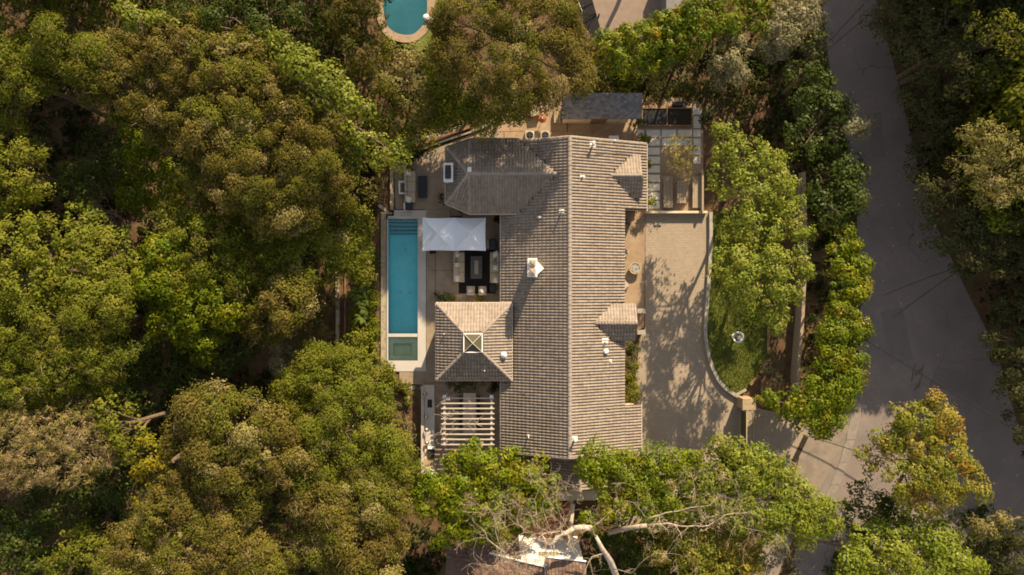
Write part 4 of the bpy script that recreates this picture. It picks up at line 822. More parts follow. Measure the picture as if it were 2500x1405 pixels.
for i in range(150):
    p = W(rs.uniform(1570, 1800), rs.uniform(525, 1090)); s = rs.uniform(.02, .05); db.box(p.x - s, p.y - s * .6, -.03, p.x + s, p.y + s * .6, -.015, rs.uniform(0, 3))
tag(db.build('fallen_leaves', M['oldwood']), 'scattered brown leaves on the driveway pavers', kind='stuff')
db = MB()
for i in range(150):
    x, y = rs.uniform(XW, XE) * 1.0196, rs.uniform(YS, YN) * 1.0196; z = zm(x / 1.0196) - 1.2 + .12; s = rs.uniform(.03, .08); db.box(x - s, y - s * .4, z, x + s, y + s * .4, z + .02, rs.uniform(0, 3))
for px, py, L_ in ((1492, 1000, .5), (1440, 912, .35), (1280, 960, .4), (1300, 820, .3), (1360, 990, .3)):
    p = W(px, py, 4.4); z = zm(p.x / 1.0196) - 1.2 + .16
    for k in range(3): an = rs.uniform(0, 6); db.tube([(p.x, p.y, z), (p.x + L_ * math.cos(an), p.y + L_ * math.sin(an), zm((p.x + L_ * math.cos(an)) / 1.0196) - 1.04)], .012, 4)
tag(db.build('roof_debris', M['oldwood']), 'fallen leaves and twigs lying on the main roof', kind='stuff')
# ---------------------------------------------------------------- cables and small marks on the road
def cable(a, b_, z0, z1, lb, r=.028, sag=.5):
    p, q = W(*a, z0), W(*b_, z1); tag(MB().tube([p.lerp(q, i / 14) - Vector((0, 0, sag * 4 * (i / 14) * (1 - i / 14))) for i in range(15)], r, 5).build('cable', M['cable']), lb, 'cable', 'overhead cables')
cable((2090, 750), (2350, 648), 6.5, 7, 'upper of two thin cables crossing the street'); cable((2090, 850), (2350, 655), 6.2, 7, 'lower of two thin cables crossing the street')
cable((2110, 828), (2530, 1075), 6.5, 7, 'heavy black cable sloping across the lower street', .045); cable((1960, 1062), (2120, 1112), 3, 4, 'short dark cable from the planting strip to the red tinged tree', .035)
cable((2010, 120), (2110, 10), 6, 7, 'left of two cables over the upper street', .03); cable((1990, 150), (2140, 20), 6, 7, 'right of two cables over the upper street', .03)
cable((1460, 333), (1640, 200), 6.2, 7.0, 'pale service cable from the house roof to the trees', .02); cable((1450, 335), (1745, 135), 6.3, 7.4, 'second thinner service cable from the house roof', .018)
st = MB()
for i in range(45):
    py = rs.uniform(0, 1380); lo, hi = np.interp(py, [a for a, b in ROADL], [b for a, b in ROADL]), np.interp(py, [a for a, b in ROADR], [b for a, b in ROADR]); p = W(rs.uniform(lo + 5, hi - 5), py); s = rs.uniform(.02, .055); st.box(p.x - s, p.y - s * .7, -.09, p.x + s, p.y + s * .7, -.07, rs.uniform(0, 3))
tag(st.build('litter', M['pillow']), 'pale specks of leaves and grit on the street', kind='stuff')
br_ = MB()
for k in range(9):
    p = W(2240 + rs.uniform(-14, 14), 935 + rs.uniform(-26, 26)); an = rs.uniform(.9, 1.6); L_ = rs.uniform(.4, 1.3); br_.tube([(p.x, p.y, -.05), (p.x + L_ * .5 * math.cos(an), p.y + L_ * .5 * math.sin(an) + .05, -.04), (p.x + L_ * math.cos(an), p.y + L_ * math.sin(an), -.06)], .03, 4)
tag(br_.build('branch_debris', M['bark']), 'dark broken twigs lying on the street below the heavy cable', kind='stuff')
for k, (px, py, w_h, l_h, rz_) in enumerate(((2190, 820, 1.1, 2.6, .2), (2320, 930, 1.6, 1.0, -.3), (2140, 330, .7, 2.2, .1))):
    p = W(px, py); tag(MB().box(p.x - w_h, p.y - l_h, -.2, p.x + w_h, p.y + l_h, -.0855, rz_).build('asphalt_patch', M['tar']), ['dark repaired asphalt patch in the lower street', 'short dark asphalt patch near the right kerb', 'narrow dark asphalt patch in the upper street'][k], kind='structure')
cr = MB(); M['seam'] = mat('worn_road_paint', (.27, .22, .19), .9, .2, 3)
for pts in ([(2335, 650), (2352, 700), (2380, 770), (2398, 820), (2410, 900)], [(2150, 480), (2175, 540), (2200, 640)], [(2110, 560), (2130, 640), (2143, 700)], [(2190, 690), (2205, 790), (2215, 830)], [(2260, 720), (2285, 790)]):
    P = [tuple(W(a + rs.uniform(-2, 2), b)[:2]) for a, b in smooth_path(pts, 5)]
    for i in range(len(P) - 1): a, b = Vector(P[i]), Vector(P[i + 1]); d = (b - a).normalized(); n = Vector((-d.y, d.x)) * rs.uniform(.015, .03); cr.poly([(a.x - n.x, a.y - n.y, -.086), (b.x - n.x, b.y - n.y, -.086), (b.x + n.x, b.y + n.y, -.086), (a.x + n.x, a.y + n.y, -.086)], [(0, 1, 2, 3)])
tag(cr.build('road_marking', M['seam']), 'faded pale lines and repaired seams on the asphalt', kind='structure')
for k, (px, py, s) in enumerate(((2086, 1042, .4), (2112, 993, .22), (2130, 1005, .2), (2088, 983, .16))):
    p = W(px, py); tag(MB().box(p.x - s, p.y - s * .8, -.1, p.x + s, p.y + s * .8, -.075, R(-10)).build('utility_cover', M['concrete']), ['square concrete utility cover by the gutter', 'pale patch plate on the street above the utility cover', 'round cornered pale plate right of the patch plate', 'smallest pale plate near the hedge on the street'][k], 'utility cover')
p = W(2357, 1093, .3); tag(MB().lathe(p.x, p.y, [(.22, -.09), (.2, .0), (.1, .3), (.02, .4)], 10).build('traffic_cone', mat('orange_plastic', (.6, .25, .02), .5)), 'small orange cone on the street right of the red tinged tree', 'cone')
# ---------------------------------------------------------------- vegetation
PAL = {   # leaf colours (reflectance) with weights
 'oak': [((.136, .116, .018), 4), ((.10, .096, .014), 3), ((.18, .142, .034), 3), ((.108, .076, .019), 1), ((.34, .27, .12), .3)],
 'oakg': [((.132, .150, .013), 4), ((.100, .122, .010), 3), ((.18, .172, .025), 2), ((.080, .090, .010), 1), ((.30, .26, .10), .2)],
 'olive': [((.158, .170, .018), 4), ((.12, .142, .015), 3), ((.205, .195, .028), 2)],
 'bright': [((.165, .185, .015), 4), ((.125, .158, .012), 3), ((.22, .22, .030), 2)],
 'maple': [((.22, .25, .026), 4), ((.16, .205, .018), 3), ((.29, .29, .055), 2)],
 'gloss': [((.145, .185, .003), 4), ((.095, .145, .003), 3), ((.22, .21, .005), 2), ((.24, .16, .012), .3)],
 'hedge': [((.125, .170, .004), 4), ((.085, .135, .004), 3), ((.20, .195, .006), 2), ((.28, .15, .010), .6)],
 'fresh': [((.19, .225, .018), 4), ((.23, .245, .026), 3), ((.14, .19, .014), 2)],
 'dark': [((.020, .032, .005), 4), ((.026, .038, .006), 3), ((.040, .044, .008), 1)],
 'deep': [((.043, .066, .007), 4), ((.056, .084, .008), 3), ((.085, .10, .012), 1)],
 'silver': [((.27, .245, .135), 4), ((.20, .19, .095), 3), ((.33, .30, .19), 2)],
 'sage': [((.22, .195, .06), 4), ((.165, .155, .045), 3), ((.29, .24, .10), 2)],
 'yellow':[((.220, .190, .012), 4), ((.160, .155, .015), 3), ((.27, .20, .02), 1)],
 'ylime': [((.170, .175, .020), 4), ((.130, .145, .018), 3), ((.2, .19, .03), 1)],
 'dry': [((.33, .245, .12), 4), ((.22, .19, .05), 4), ((.40, .31, .17), 1.5), ((.16, .165, .025), 3)],
 'autumn': [((.21, .215, .022), 5), ((.27, .21, .024), 3), ((.36, .17, .03), .9), ((.15, .19, .02), 3)],
 'rust': [((.080, .080, .015), 4), ((.060, .072, .015), 3), ((.20, .07, .025), 1.2)],
 'straw': [((.34, .29, .10), 4), ((.25, .225, .07), 3), ((.40, .34, .15), 2)],
 'grey': [((.060, .065, .022), 4), ((.080, .078, .028), 3)],  # leaf tones darkened to stand in for shade on the right-edge trees
}
TOT = [0]
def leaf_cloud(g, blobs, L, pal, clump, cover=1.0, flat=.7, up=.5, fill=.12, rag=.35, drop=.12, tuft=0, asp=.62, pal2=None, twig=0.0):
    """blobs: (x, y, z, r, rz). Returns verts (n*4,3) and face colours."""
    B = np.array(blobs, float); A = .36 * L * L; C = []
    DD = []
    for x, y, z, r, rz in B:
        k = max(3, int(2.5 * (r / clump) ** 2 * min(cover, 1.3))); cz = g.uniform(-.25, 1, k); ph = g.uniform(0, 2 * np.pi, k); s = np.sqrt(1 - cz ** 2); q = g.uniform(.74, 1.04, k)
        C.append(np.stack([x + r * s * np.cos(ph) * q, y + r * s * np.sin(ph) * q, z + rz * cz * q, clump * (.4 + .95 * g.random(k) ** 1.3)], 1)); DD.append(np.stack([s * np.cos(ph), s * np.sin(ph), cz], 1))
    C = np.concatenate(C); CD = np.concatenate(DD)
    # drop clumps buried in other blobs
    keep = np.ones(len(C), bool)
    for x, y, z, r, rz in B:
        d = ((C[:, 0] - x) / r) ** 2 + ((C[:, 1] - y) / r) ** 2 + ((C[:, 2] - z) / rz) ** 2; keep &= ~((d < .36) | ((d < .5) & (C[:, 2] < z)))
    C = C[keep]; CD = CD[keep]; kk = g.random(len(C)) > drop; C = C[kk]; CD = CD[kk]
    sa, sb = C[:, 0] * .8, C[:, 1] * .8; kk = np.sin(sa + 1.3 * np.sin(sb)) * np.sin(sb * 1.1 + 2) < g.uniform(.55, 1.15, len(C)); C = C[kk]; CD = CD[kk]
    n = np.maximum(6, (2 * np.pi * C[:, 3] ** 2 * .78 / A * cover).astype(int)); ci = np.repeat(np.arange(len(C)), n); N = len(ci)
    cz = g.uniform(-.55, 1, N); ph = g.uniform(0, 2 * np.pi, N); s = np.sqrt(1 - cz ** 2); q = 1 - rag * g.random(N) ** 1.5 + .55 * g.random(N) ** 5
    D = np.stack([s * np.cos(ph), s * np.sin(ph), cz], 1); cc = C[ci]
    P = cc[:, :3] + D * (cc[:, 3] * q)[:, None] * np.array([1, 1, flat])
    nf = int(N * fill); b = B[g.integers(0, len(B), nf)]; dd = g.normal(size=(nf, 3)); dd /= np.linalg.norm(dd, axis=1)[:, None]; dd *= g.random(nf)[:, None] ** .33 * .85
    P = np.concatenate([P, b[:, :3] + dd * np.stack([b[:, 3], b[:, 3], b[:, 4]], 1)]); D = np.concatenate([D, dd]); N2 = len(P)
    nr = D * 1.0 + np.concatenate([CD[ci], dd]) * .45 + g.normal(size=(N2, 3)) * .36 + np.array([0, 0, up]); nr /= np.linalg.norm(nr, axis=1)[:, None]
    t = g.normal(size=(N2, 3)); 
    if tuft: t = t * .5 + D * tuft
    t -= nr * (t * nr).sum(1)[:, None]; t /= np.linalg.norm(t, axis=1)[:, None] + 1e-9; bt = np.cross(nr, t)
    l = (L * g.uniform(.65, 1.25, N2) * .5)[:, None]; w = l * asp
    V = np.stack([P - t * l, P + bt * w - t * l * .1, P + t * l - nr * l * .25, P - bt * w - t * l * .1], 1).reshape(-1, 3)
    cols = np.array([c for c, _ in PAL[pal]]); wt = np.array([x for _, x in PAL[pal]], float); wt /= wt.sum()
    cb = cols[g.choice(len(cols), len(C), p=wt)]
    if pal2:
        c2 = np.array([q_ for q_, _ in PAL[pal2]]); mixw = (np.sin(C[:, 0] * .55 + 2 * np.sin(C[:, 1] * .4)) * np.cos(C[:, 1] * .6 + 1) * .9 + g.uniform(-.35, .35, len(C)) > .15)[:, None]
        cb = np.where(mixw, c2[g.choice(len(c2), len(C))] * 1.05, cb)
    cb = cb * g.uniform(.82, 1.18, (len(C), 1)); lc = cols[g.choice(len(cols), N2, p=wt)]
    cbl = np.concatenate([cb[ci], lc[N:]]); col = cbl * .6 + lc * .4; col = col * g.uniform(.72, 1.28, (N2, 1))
    if twig:
        nt_ = int(N2 * twig); ii = g.integers(0, N, nt_); p = P[ii]; d = g.normal(size=(nt_, 3)) + np.array([0, 0, .4]); d /= np.linalg.norm(d, axis=1)[:, None]; s_ = np.cross(d, g.normal(size=(nt_, 3))); s_ /= np.linalg.norm(s_, axis=1)[:, None]
        l2 = g.uniform(.25, .6, nt_)[:, None]; w2 = g.uniform(.012, .03, nt_)[:, None]; V = np.concatenate([V, np.stack([p - s_ * w2 - d * l2 * .3, p + s_ * w2 - d * l2 * .3, p + s_ * w2 * .4 + d * l2, p - s_ * w2 * .4 + d * l2], 1).reshape(-1, 3)]); col = np.concatenate([col, np.array([.27, .20, .13]) * g.uniform(.6, 1.3, (nt_, 1))]); N2 += nt_
    TOT[0] += N2; return V, col
def cloud_mesh(name, V, col, m, off):
    n = len(V) // 4; return tint_mesh(name, V - np.array(off)[None], np.arange(n * 4).reshape(-1, 4), col, m)
def trunk(par, base, top, blobs, m, off, r=.3, g=None):
    b = MB(); base = Vector(base); top = Vector(top); g = g or random
    mid = base.lerp(top, .5) + Vector((g.uniform(-.4, .4), g.uniform(-.4, .4), 0)); b.tube([base - Vector((0, 0, .3)), base + Vector((0, 0, .2)), mid, top], [r * 1.4, r, r * .8, r * .6], 8)
    for x, y, z, rr, rz in blobs:
        e = Vector((x, y, z + rz * .45)); s = mid.lerp(top, g.uniform(.3, 1)); k1 = s.lerp(e, .35) + Vector((g.uniform(-.4, .4), g.uniform(-.4, .4), .5)); k2 = s.lerp(e, .7) + Vector((g.uniform(-.5, .5), g.uniform(-.5, .5), .3)); b.tube([s, k1, k2, e], [r * .42, r * .3, r * .2, r * .07], 5)
        for _ in range(4):
            a = g.uniform(0, 6.28); f = Vector((x + math.cos(a) * rr * .85, y + math.sin(a) * rr * .85, z + rz * g.uniform(.1, .55))); b.tube([k2, k2.lerp(f, .5) + Vector((0, 0, .3)), f], [r * .16, r * .1, r * .03], 4)
    return b.build('trunk', m, par, off=off)
SP = {  # palette, leaf length, clump radius, cover, material, extra
 'oak': ('oak', .19, .72, 1.38, 'leaf', dict(rag=.6, drop=.08, pal2='oakg', twig=.035)), 'oakg': ('oakg', .19, .72, 1.38, 'leaf', dict(rag=.6, drop=.08, pal2='olive', twig=.025)),
 'olive': ('olive', .22, .75, 1.05, 'leaf', dict(rag=.6, pal2='bright', twig=.015)), 'bright': ('bright', .28, .65, 1.2, 'gleaf', dict(pal2='maple')), 'maple': ('maple', .27, .6, 1.1, 'gleaf', dict(rag=.65, drop=.26, fill=.12, pal2='fresh')),
 'gloss': ('gloss', .27, .62, 1.35, 'gleaf', dict(drop=.06)), 'hedge': ('hedge', .26, .45, 1.3, 'gleaf', dict(drop=.12, flat=1.2)), 'fresh': ('fresh', .26, .7, 1.3, 'gleaf', dict(rag=.3)),
 'dark': ('dark', .28, .8, .9, 'leaf', dict(drop=.2)), 'deep': ('deep', .28, .7, .9, 'gleaf', dict(drop=.2)), 'silver': ('silver', .22, .55, 1.3, 'leaf', dict(rag=.7, tuft=1.2)),
 'sage': ('sage', .22, .6, 1.0, 'leaf', dict(rag=.6, tuft=.6)), 'yellow': ('yellow', .24, .55, 1.0, 'leaf', dict(rag=.5)), 'ylime': ('ylime', .26, .6, 1.0, 'leaf', dict(rag=.5)), 'dry': ('dry', .30, .5, 1.3, 'leaf', dict(rag=.9, tuft=2.0, drop=.05, asp=.24, twig=.12)),
 'autumn': ('autumn', .26, .6, 1.3, 'gleaf', dict(drop=.16)), 'rust': ('rust', .22, .6, 1.0, 'leaf', dict(rag=.6)), 'straw': ('straw', .24, .34, 1.0, 'leaf', dict(rag=.95, tuft=1.6, drop=.12, asp=.25, twig=.05)), 'grey': ('grey', .24, .7, .9, 'leaf', dict(rag=.6)),
}
seed = [100]
def tree(name, label, cat, sp, zt, bl, squash=.8, low=None, group=None, clump=None, L=None, cover=None, tr=None, bark='bark', extra=None, base=None):
    """bl: (px, py, r_px[, dz]) pixels in the photograph at crown height; zt crown top height."""
    seed[0] += 1; g = np.random.default_rng(seed[0]); gr = random.Random(seed[0]); pal, L0, cl0, cv0, mm, kw = SP[sp]; kw = dict(kw); kw.update(extra or {}); blobs = []
    for q in bl:
        px, py, rp = q[:3]; dz = q[3] if len(q) > 3 else 0
        z = zt + dz; r = rp * 1.08 / K * (H - z) / H; rz = r * squash; zc = z - rz; p = W(px, py, zc); blobs.append((p.x, p.y, zc, r, rz))
    cx = sum(b[0] * b[3] for b in blobs) / sum(b[3] for b in blobs); cyy = sum(b[1] * b[3] for b in blobs) / sum(b[3] for b in blobs)
    bx_, by_ = cx, cyy
    if base: q_ = W(*base); bx_, by_ = q_.x, q_.y
    else:
        py_ = 702.5 - cyy * K; px_ = cx * K + 1250; lo_ = np.interp(py_, [a for a, b in ROADL], [b for a, b in ROADL]); hi_ = np.interp(py_, [a for a, b in ROADR], [b for a, b in ROADR])
        if lo_ < px_ < hi_: bx_ = ((lo_ - 25 if px_ - lo_ < (hi_ - lo_) * .35 else hi_ + 30) - 1250) / K
    lean = (cx, cyy); cx, cyy = bx_, by_
    gz = float(terr(cx, cyy)) if low is None else low; t = thing(name, label, cat, (cx, cyy, gz), 0, group); off = (cx, cyy, gz)
    ls, cs = (gr.uniform(.88, 1.2), gr.uniform(.75, 1.3)) if sp not in ('maple', 'gloss', 'hedge', 'autumn') else (gr.uniform(.92, 1.1), gr.uniform(.85, 1.05))      # every tree has its own leaf and clump size
    V, col = leaf_cloud(g, blobs, L or L0 * ls, pal, clump or cl0 * cs, cover or cv0, **kw)
    link('crown', cloud_mesh('crown', V, col, M[mm], off), None, t)
    zz = min(b[2] for b in blobs); trunk(t, (cx, cyy, gz), (lean[0], lean[1], max(gz + .3, zz - .1)), blobs, M[bark], off, tr or max(.05, .021 * (zt - gz)), gr); return t
def shrub(label, sp, zt, bl, cat='shrub', name='shrub', group=None, **k): return tree(name, label, cat, sp, zt, bl, squash=k.pop('squash', .9), group=group, tr=k.pop('tr', .05), **k)
T_ = tree
# --- left woodland
T_('oak_tree', 'huge olive brown oak filling the upper left, its crown widest of the woodland', 'tree', 'oak', 11.5, [(330, 190, 105, -1), (450, 140, 105), (560, 190, 110), (640, 260, 100), (420, 270, 90, -1.5), (520, 310, 100, -.5), (260, 200, 60, -2), (610, 130, 60, -1), (700, 320, 80, -.5)])
T_('oak_tree', 'olive oak in the middle of the woodland above the lap pool level', 'tree', 'oak', 11, [(620, 420, 105), (760, 390, 90, -.5), (690, 480, 95, -1), (800, 330, 70, -1), (540, 420, 80, -2), (820, 460, 50, -2.5)])
T_('oak_tree', 'broad olive oak whose branches reach the outer pool wall', 'tree', 'oakg', 5.5, [(700, 565, 110), (820, 570, 80, -.5), (640, 640, 95, -.5), (750, 632, 82), (850, 615, 55, -1), (560, 540, 85, -1), (875, 665, 30, -1.5), (885, 560, 36, -1.5)], squash=.62)
T_('oak_tree', 'shaded oak at the lower edge of the pool side woodland', 'tree', 'oak', 7, [(700, 740, 60), (650, 770, 60, -1), (700, 800, 36, -1.5)])
T_('oak_tree', 'tall olive oak left of the hillside clearing', 'tree', 'oakg', 8, [(500, 600, 80), (560, 660, 70, -1), (470, 690, 60, -1), (430, 560, 50, -2)])
T_('bright_tree', 'bright green broadleaf curving along the upper right rim of the huge oak', 'tree', 'bright', 11, [(668, 105, 30, -1), (690, 135, 42), (750, 180, 50), (800, 225, 55, -.5), (850, 260, 50, -1), (875, 320, 50, -1.5), (905, 355, 42, -2), (900, 390, 38, -2.5), (840, 400, 35, -3), (965, 378, 22, -4)])
T_('bright_tree', 'pale green broadleaf tuft peeping over the top of the huge oak', 'tree', 'bright', 11, [(305, 50, 30), (345, 60, 25), (390, 65, 32), (425, 75, 22)])
T_('bright_tree', 'deep green tree cut by the top edge left of the vine covered trees', 'tree', 'deep', 10, [(425, 25, 40), (480, 10, 60), (540, 50, 40), (600, 30, 55), (650, 60, 45), (690, 20, 50), (610, 90, 40, -2), (700, 100, 28, -2)])
T_('vine_tree', 'dark tree wrapped in reddish vines left of the turquoise pool', 'tree', 'rust', 9, [(850, 40, 55), (900, 60, 50), (910, 120, 42, -1), (860, 130, 50, -1), (890, 0, 60), (915, 20, 32)], squash=1.1)
T_('vine_tree', 'near black leafy tree between the deep green tree and the reddish vines', 'tree', 'dark', 8, [(760, 30, 60), (770, 110, 60, -1), (800, 170, 40, -2), (730, 150, 40, -3)])
T_('oak_tree', 'dim olive tree in the top left corner', 'tree', 'oakg', 9.5, [(60, 60, 95, -1), (190, 50, 80, -1.5), (270, 20, 60, -2), (130, 120, 60, -1.5)], cover=.85)
T_('oak_tree', 'olive tree on the left edge above the grey green thicket', 'tree', 'oakg', 10, [(40, 170, 70), (85, 210, 45, -1), (20, 240, 60, -1), (70, 150, 40, -.5)])
T_('oak_tree', 'ragged light tipped tree between the top left corner and the huge oak', 'tree', 'oakg', 10.5, [(130, 95, 45), (175, 130, 50, -.5), (230, 150, 45, -.5), (200, 175, 35, -1.5)])
T_('thicket', 'rounded grey green thicket with brown twigs on the left edge', 'tree', 'olive', 8, [(20, 380, 70), (60, 430, 62), (20, 470, 50, -1), (80, 380, 35, -.5)], extra=dict(tuft=.8))
T_('round_tree', 'large pale green rounded tree on the left edge', 'tree', 'olive', 10, [(40, 610, 85), (130, 610, 80), (210, 640, 80, -.5), (90, 680, 90), (190, 700, 70, -.5), (30, 700, 70, -1)], L=.27)
T_('round_tree', 'grey olive tree just below the large pale green rounded tree', 'tree', 'oakg', 10.3, [(240, 760, 72), (280, 720, 40, -1), (180, 790, 80, -.5), (90, 790, 80, -1), (30, 840, 70, -1.5)], extra=dict(rag=.5))
T_('round_tree', 'mottled olive tree on the left edge above the dry brush', 'tree', 'oakg', 9, [(60, 910, 80, -.5), (140, 900, 75), (210, 870, 70), (280, 850, 50, -1), (130, 970, 50, -2), (30, 990, 50, -3), (250, 940, 45, -2)])
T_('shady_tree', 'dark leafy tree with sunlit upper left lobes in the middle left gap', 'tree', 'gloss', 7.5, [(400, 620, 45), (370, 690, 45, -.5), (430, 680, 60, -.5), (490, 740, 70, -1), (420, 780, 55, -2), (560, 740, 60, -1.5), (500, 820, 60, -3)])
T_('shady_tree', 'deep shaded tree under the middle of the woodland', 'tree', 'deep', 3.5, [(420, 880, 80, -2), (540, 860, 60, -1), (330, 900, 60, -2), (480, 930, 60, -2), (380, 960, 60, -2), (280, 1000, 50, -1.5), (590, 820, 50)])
T_('green_bush', 'green bush between the rounded tree and the dark gap', 'tree', 'bright', 5, [(240, 560, 40), (290, 610, 42), (310, 660, 38, -1), (200, 530, 35, -1)])
T_('green_bush', 'leafy bush tucked under the left side of the huge oak', 'tree', 'deep', 4, [(200, 400, 40), (170, 450, 45), (210, 460, 40), (280, 430, 50, -2), (330, 370, 50, -1), (240, 350, 40, -2)])
T_('green_bush', 'low yellow green growth in the gap right of the leafy bush', 'tree', 'gloss', 4, [(335, 350, 35), (360, 400, 45, -1), (400, 460, 60, -2), (330, 470, 50, -2)])
T_('dry_brush', 'broad sweep of dry pinkish brush in the lower left', 'shrub', 'dry', 8.5, [(40, 1070, 70), (120, 1060, 60), (190, 1070, 65), (100, 1120, 70), (230, 1090, 60), (170, 1140, 60), (40, 1150, 50, -.5), (270, 1100, 35, -1)], squash=.6)
T_('yellow_shrub', 'vivid yellow shrub right of the dry pinkish brush', 'shrub', 'yellow', 8.5, [(375, 1110, 40), (400, 1140, 38), (370, 1160, 35, -.5), (350, 1230, 26, -2)])
T_('yellow_shrub', 'yellow green bush above the vivid yellow shrub', 'shrub', 'ylime', 8.5, [(280, 1020, 38), (310, 1045, 45), (320, 1090, 35, -1), (250, 1000, 25)])
T_('green_bush', 'green leafy bush under the lower rim of the dry brush', 'tree', 'deep', 3.5, [(270, 1180, 55), (210, 1240, 50, -1), (310, 1220, 45, -.5), (120, 1240, 55, -2), (60, 1270, 50, -2)])
T_('green_bush', 'lime bush near the bottom left corner', 'tree', 'ylime', 5, [(180, 1340, 45), (220, 1360, 42), (160, 1380, 38), (230, 1310, 30, -1)])
T_('green_bush', 'glossy dark bush in the bottom left corner', 'tree', 'deep', 5, [(30, 1340, 50), (60, 1320, 35), (90, 1390, 50, -1), (20, 1400, 50)])
T_('oak_tree', 'large brown olive oak left of the lower centre', 'tree', 'oak', 11, [(500, 1010, 70), (580, 1040, 85), (470, 1080, 60, -1), (560, 1120, 95), (650, 1090, 80, -.5), (690, 1130, 60, -1), (450, 1160, 55, -2), (610, 1190, 60, -2)])
T_('oak_tree', 'brown olive oak on the bottom edge left of the dark gap', 'tree', 'oak', 10, [(430, 1270, 80), (540, 1320, 90), (350, 1330, 70, -1), (460, 1370, 80), (620, 1370, 75, -1), (300, 1390, 60, -1), (580, 1250, 50, -2)])
T_('oak_tree', 'large sunlit olive oak touching the outdoor kitchen wall', 'tree', 'oakg', 9, [(900, 960, 60, -1), (830, 960, 60, -.5), (940, 1040, 55, -1), (860, 1040, 85), (790, 1050, 60, -.5), (940, 1110, 65, -.5), (860, 1130, 80), (770, 1130, 70, -.5), (975, 1150, 45, -1)])
T_('oak_tree', 'sunlit olive oak at the bottom edge below the outdoor kitchen', 'tree', 'oak', 10, [(900, 1230, 85), (820, 1240, 70, -.5), (960, 1220, 45, -1), (880, 1320, 85), (950, 1300, 45, -1), (800, 1330, 60, -1.5), (900, 1390, 80), (740, 1210, 50, -1.5), (690, 1360, 50, -2.5)])
T_('olive_shrub', 'olive shrub with yellow tips below the hillside clearing', 'shrub', 'oakg', 5, [(780, 920, 55), (720, 960, 50, -.5), (830, 890, 40), (770, 870, 30, -1)])
T_('yellow_shrub', 'lime yellow creeper spilling over the pool wall corner', 'shrub', 'ylime', 1.5, [(865, 845, 35), (905, 870, 32), (880, 900, 35, -.5), (925, 905, 26), (945, 915, 18, -.3), (850, 890, 25, -.5), (965, 935, 15, -.5)], squash=.6)
T_('yellow_shrub', 'yellow shrub at the left rim of the olive shrub', 'shrub', 'yellow', 4, [(705, 970, 25), (690, 950, 20), (740, 905, 28, -1)])
for (px, py, r), lb in zip(((805, 738, 24), (776, 802, 22), (772, 840, 20), (795, 815, 16)), ('highest round clipped bush on the bare slope', 'second round bush on the bare slope beside the pale wall', 'third round bush on the bare slope', 'smallest round bush on the bare slope')): shrub(lb, 'sage', -1.2, [(px, py, r)], group='round bushes on the slope', clump=.3, L=.16)
shrub('blue grey feathery bush low on the bare slope', 'silver', -1.0, [(690, 870, 28), (675, 890, 22)])
shrub('small dark green bush right of the blue grey bush', 'deep', -1.5, [(720, 865, 18), (730, 880, 15)])
shrub('bleached leafless bush left of the outdoor kitchen', 'dry', 2.6, [(995, 1045, 34), (975, 1040, 22), (1010, 1060, 18)], L=.34, cover=.5)
shrub('wispy grey green bush by the top of the planter wall', 'sage', 1.5, [(905, 460, 30), (925, 480, 22), (890, 480, 22)], cover=.7)
shrub('dark round bush at the top of the upper terrace', 'dark', 1.4, [(1003, 388, 22), (990, 398, 16)])
T_('thin_tree', 'olive yellow thin leaved tree right of the curved bright tree', 'tree', 'sage', 7, [(960, 165, 55), (990, 215, 55), (1000, 150, 40), (1010, 270, 40, -1)], cover=.7)
T_('thin_tree', 'brownish open shrub below the turquoise pool', 'tree', 'oakg', 5, [(900, 200, 50), (940, 260, 50), (960, 320, 45, -1), (900, 270, 40), (1000, 320, 40, -2)], cover=.7)
T_('thin_tree', 'soft green shrub at the left rim of the turquoise pool coping', 'tree', 'olive', 5, [(900, 140, 35), (945, 130, 30), (880, 170, 28)], cover=.8)
shrub('green shrubs growing between fence and upper terrace', 'olive', .8, [(1010, 350, 18), (1035, 340, 15), (985, 365, 15)])
# --- top centre
T_('oak_tree', 'massive brown olive oak above the house wing', 'tree', 'oak', 12.5, [(1150, 50, 85), (1250, 50, 95), (1340, 60, 80), (1385, 120, 50, -1), (1120, 130, 65, -1), (1220, 140, 90), (1330, 160, 90), (1400, 190, 50, -1), (1270, 210, 75, -.5), (1330, 225, 40, -1.5), (1180, 0, 80), (1310, -20, 90), (1100, 70, 40, -1), (1368, 45, 38, -1)])
T_('oak_tree', 'shaded lower oak under the massive oak beside the sandy yard', 'tree', 'oakg', 7, [(1130, 220, 60), (1190, 260, 60, -.5), (1090, 180, 50), (1250, 270, 45, -1), (1100, 270, 45, -1.5), (1170, 290, 35, -1), (1060, 230, 35, -1.5), (1060, 290, 28, -3)])
for i, (bl, lb) in enumerate((([(1475, 125, 34), (1500, 110, 32), (1510, 150, 34), (1470, 160, 25, -1)], 'leftmost tree of the tall glossy hedge'), ([(1545, 95, 36), (1560, 130, 36), (1590, 100, 32), (1580, 160, 30, -1)], 'second tree from the left in the tall glossy hedge'), ([(1620, 70, 38), (1640, 110, 38), (1655, 65, 34), (1630, 140, 28, -1)], 'third tree from the left in the tall glossy hedge'), ([(1690, 40, 38), (1700, 85, 36), (1730, 60, 34), (1690, 125, 30, -1)], 'fourth tree from the left in the tall glossy hedge'), ([(1770, 20, 38), (1780, 60, 38), (1810, 30, 34), (1790, 90, 28, -1), (1745, 10, 30)], 'fifth tree from the left in the tall glossy hedge'), ([(1840, 20, 36), (1850, 60, 32), (1870, 5, 34), (1820, -10, 40)], 'rightmost tree of the tall glossy hedge'))):
    T_('hedge_tree', lb, 'tree', 'hedge', 8 - .2 * (i % 3), bl, squash=1.3, group='tall glossy hedge at the top')
T_('silver_tree', 'tall silvery olive tree at the top left of the street', 'tree', 'silver', 8, [(1900, 60, 36), (1915, 30, 30), (1895, 100, 34, -.5), (1925, 90, 26), (1890, 125, 25, -1.5)])
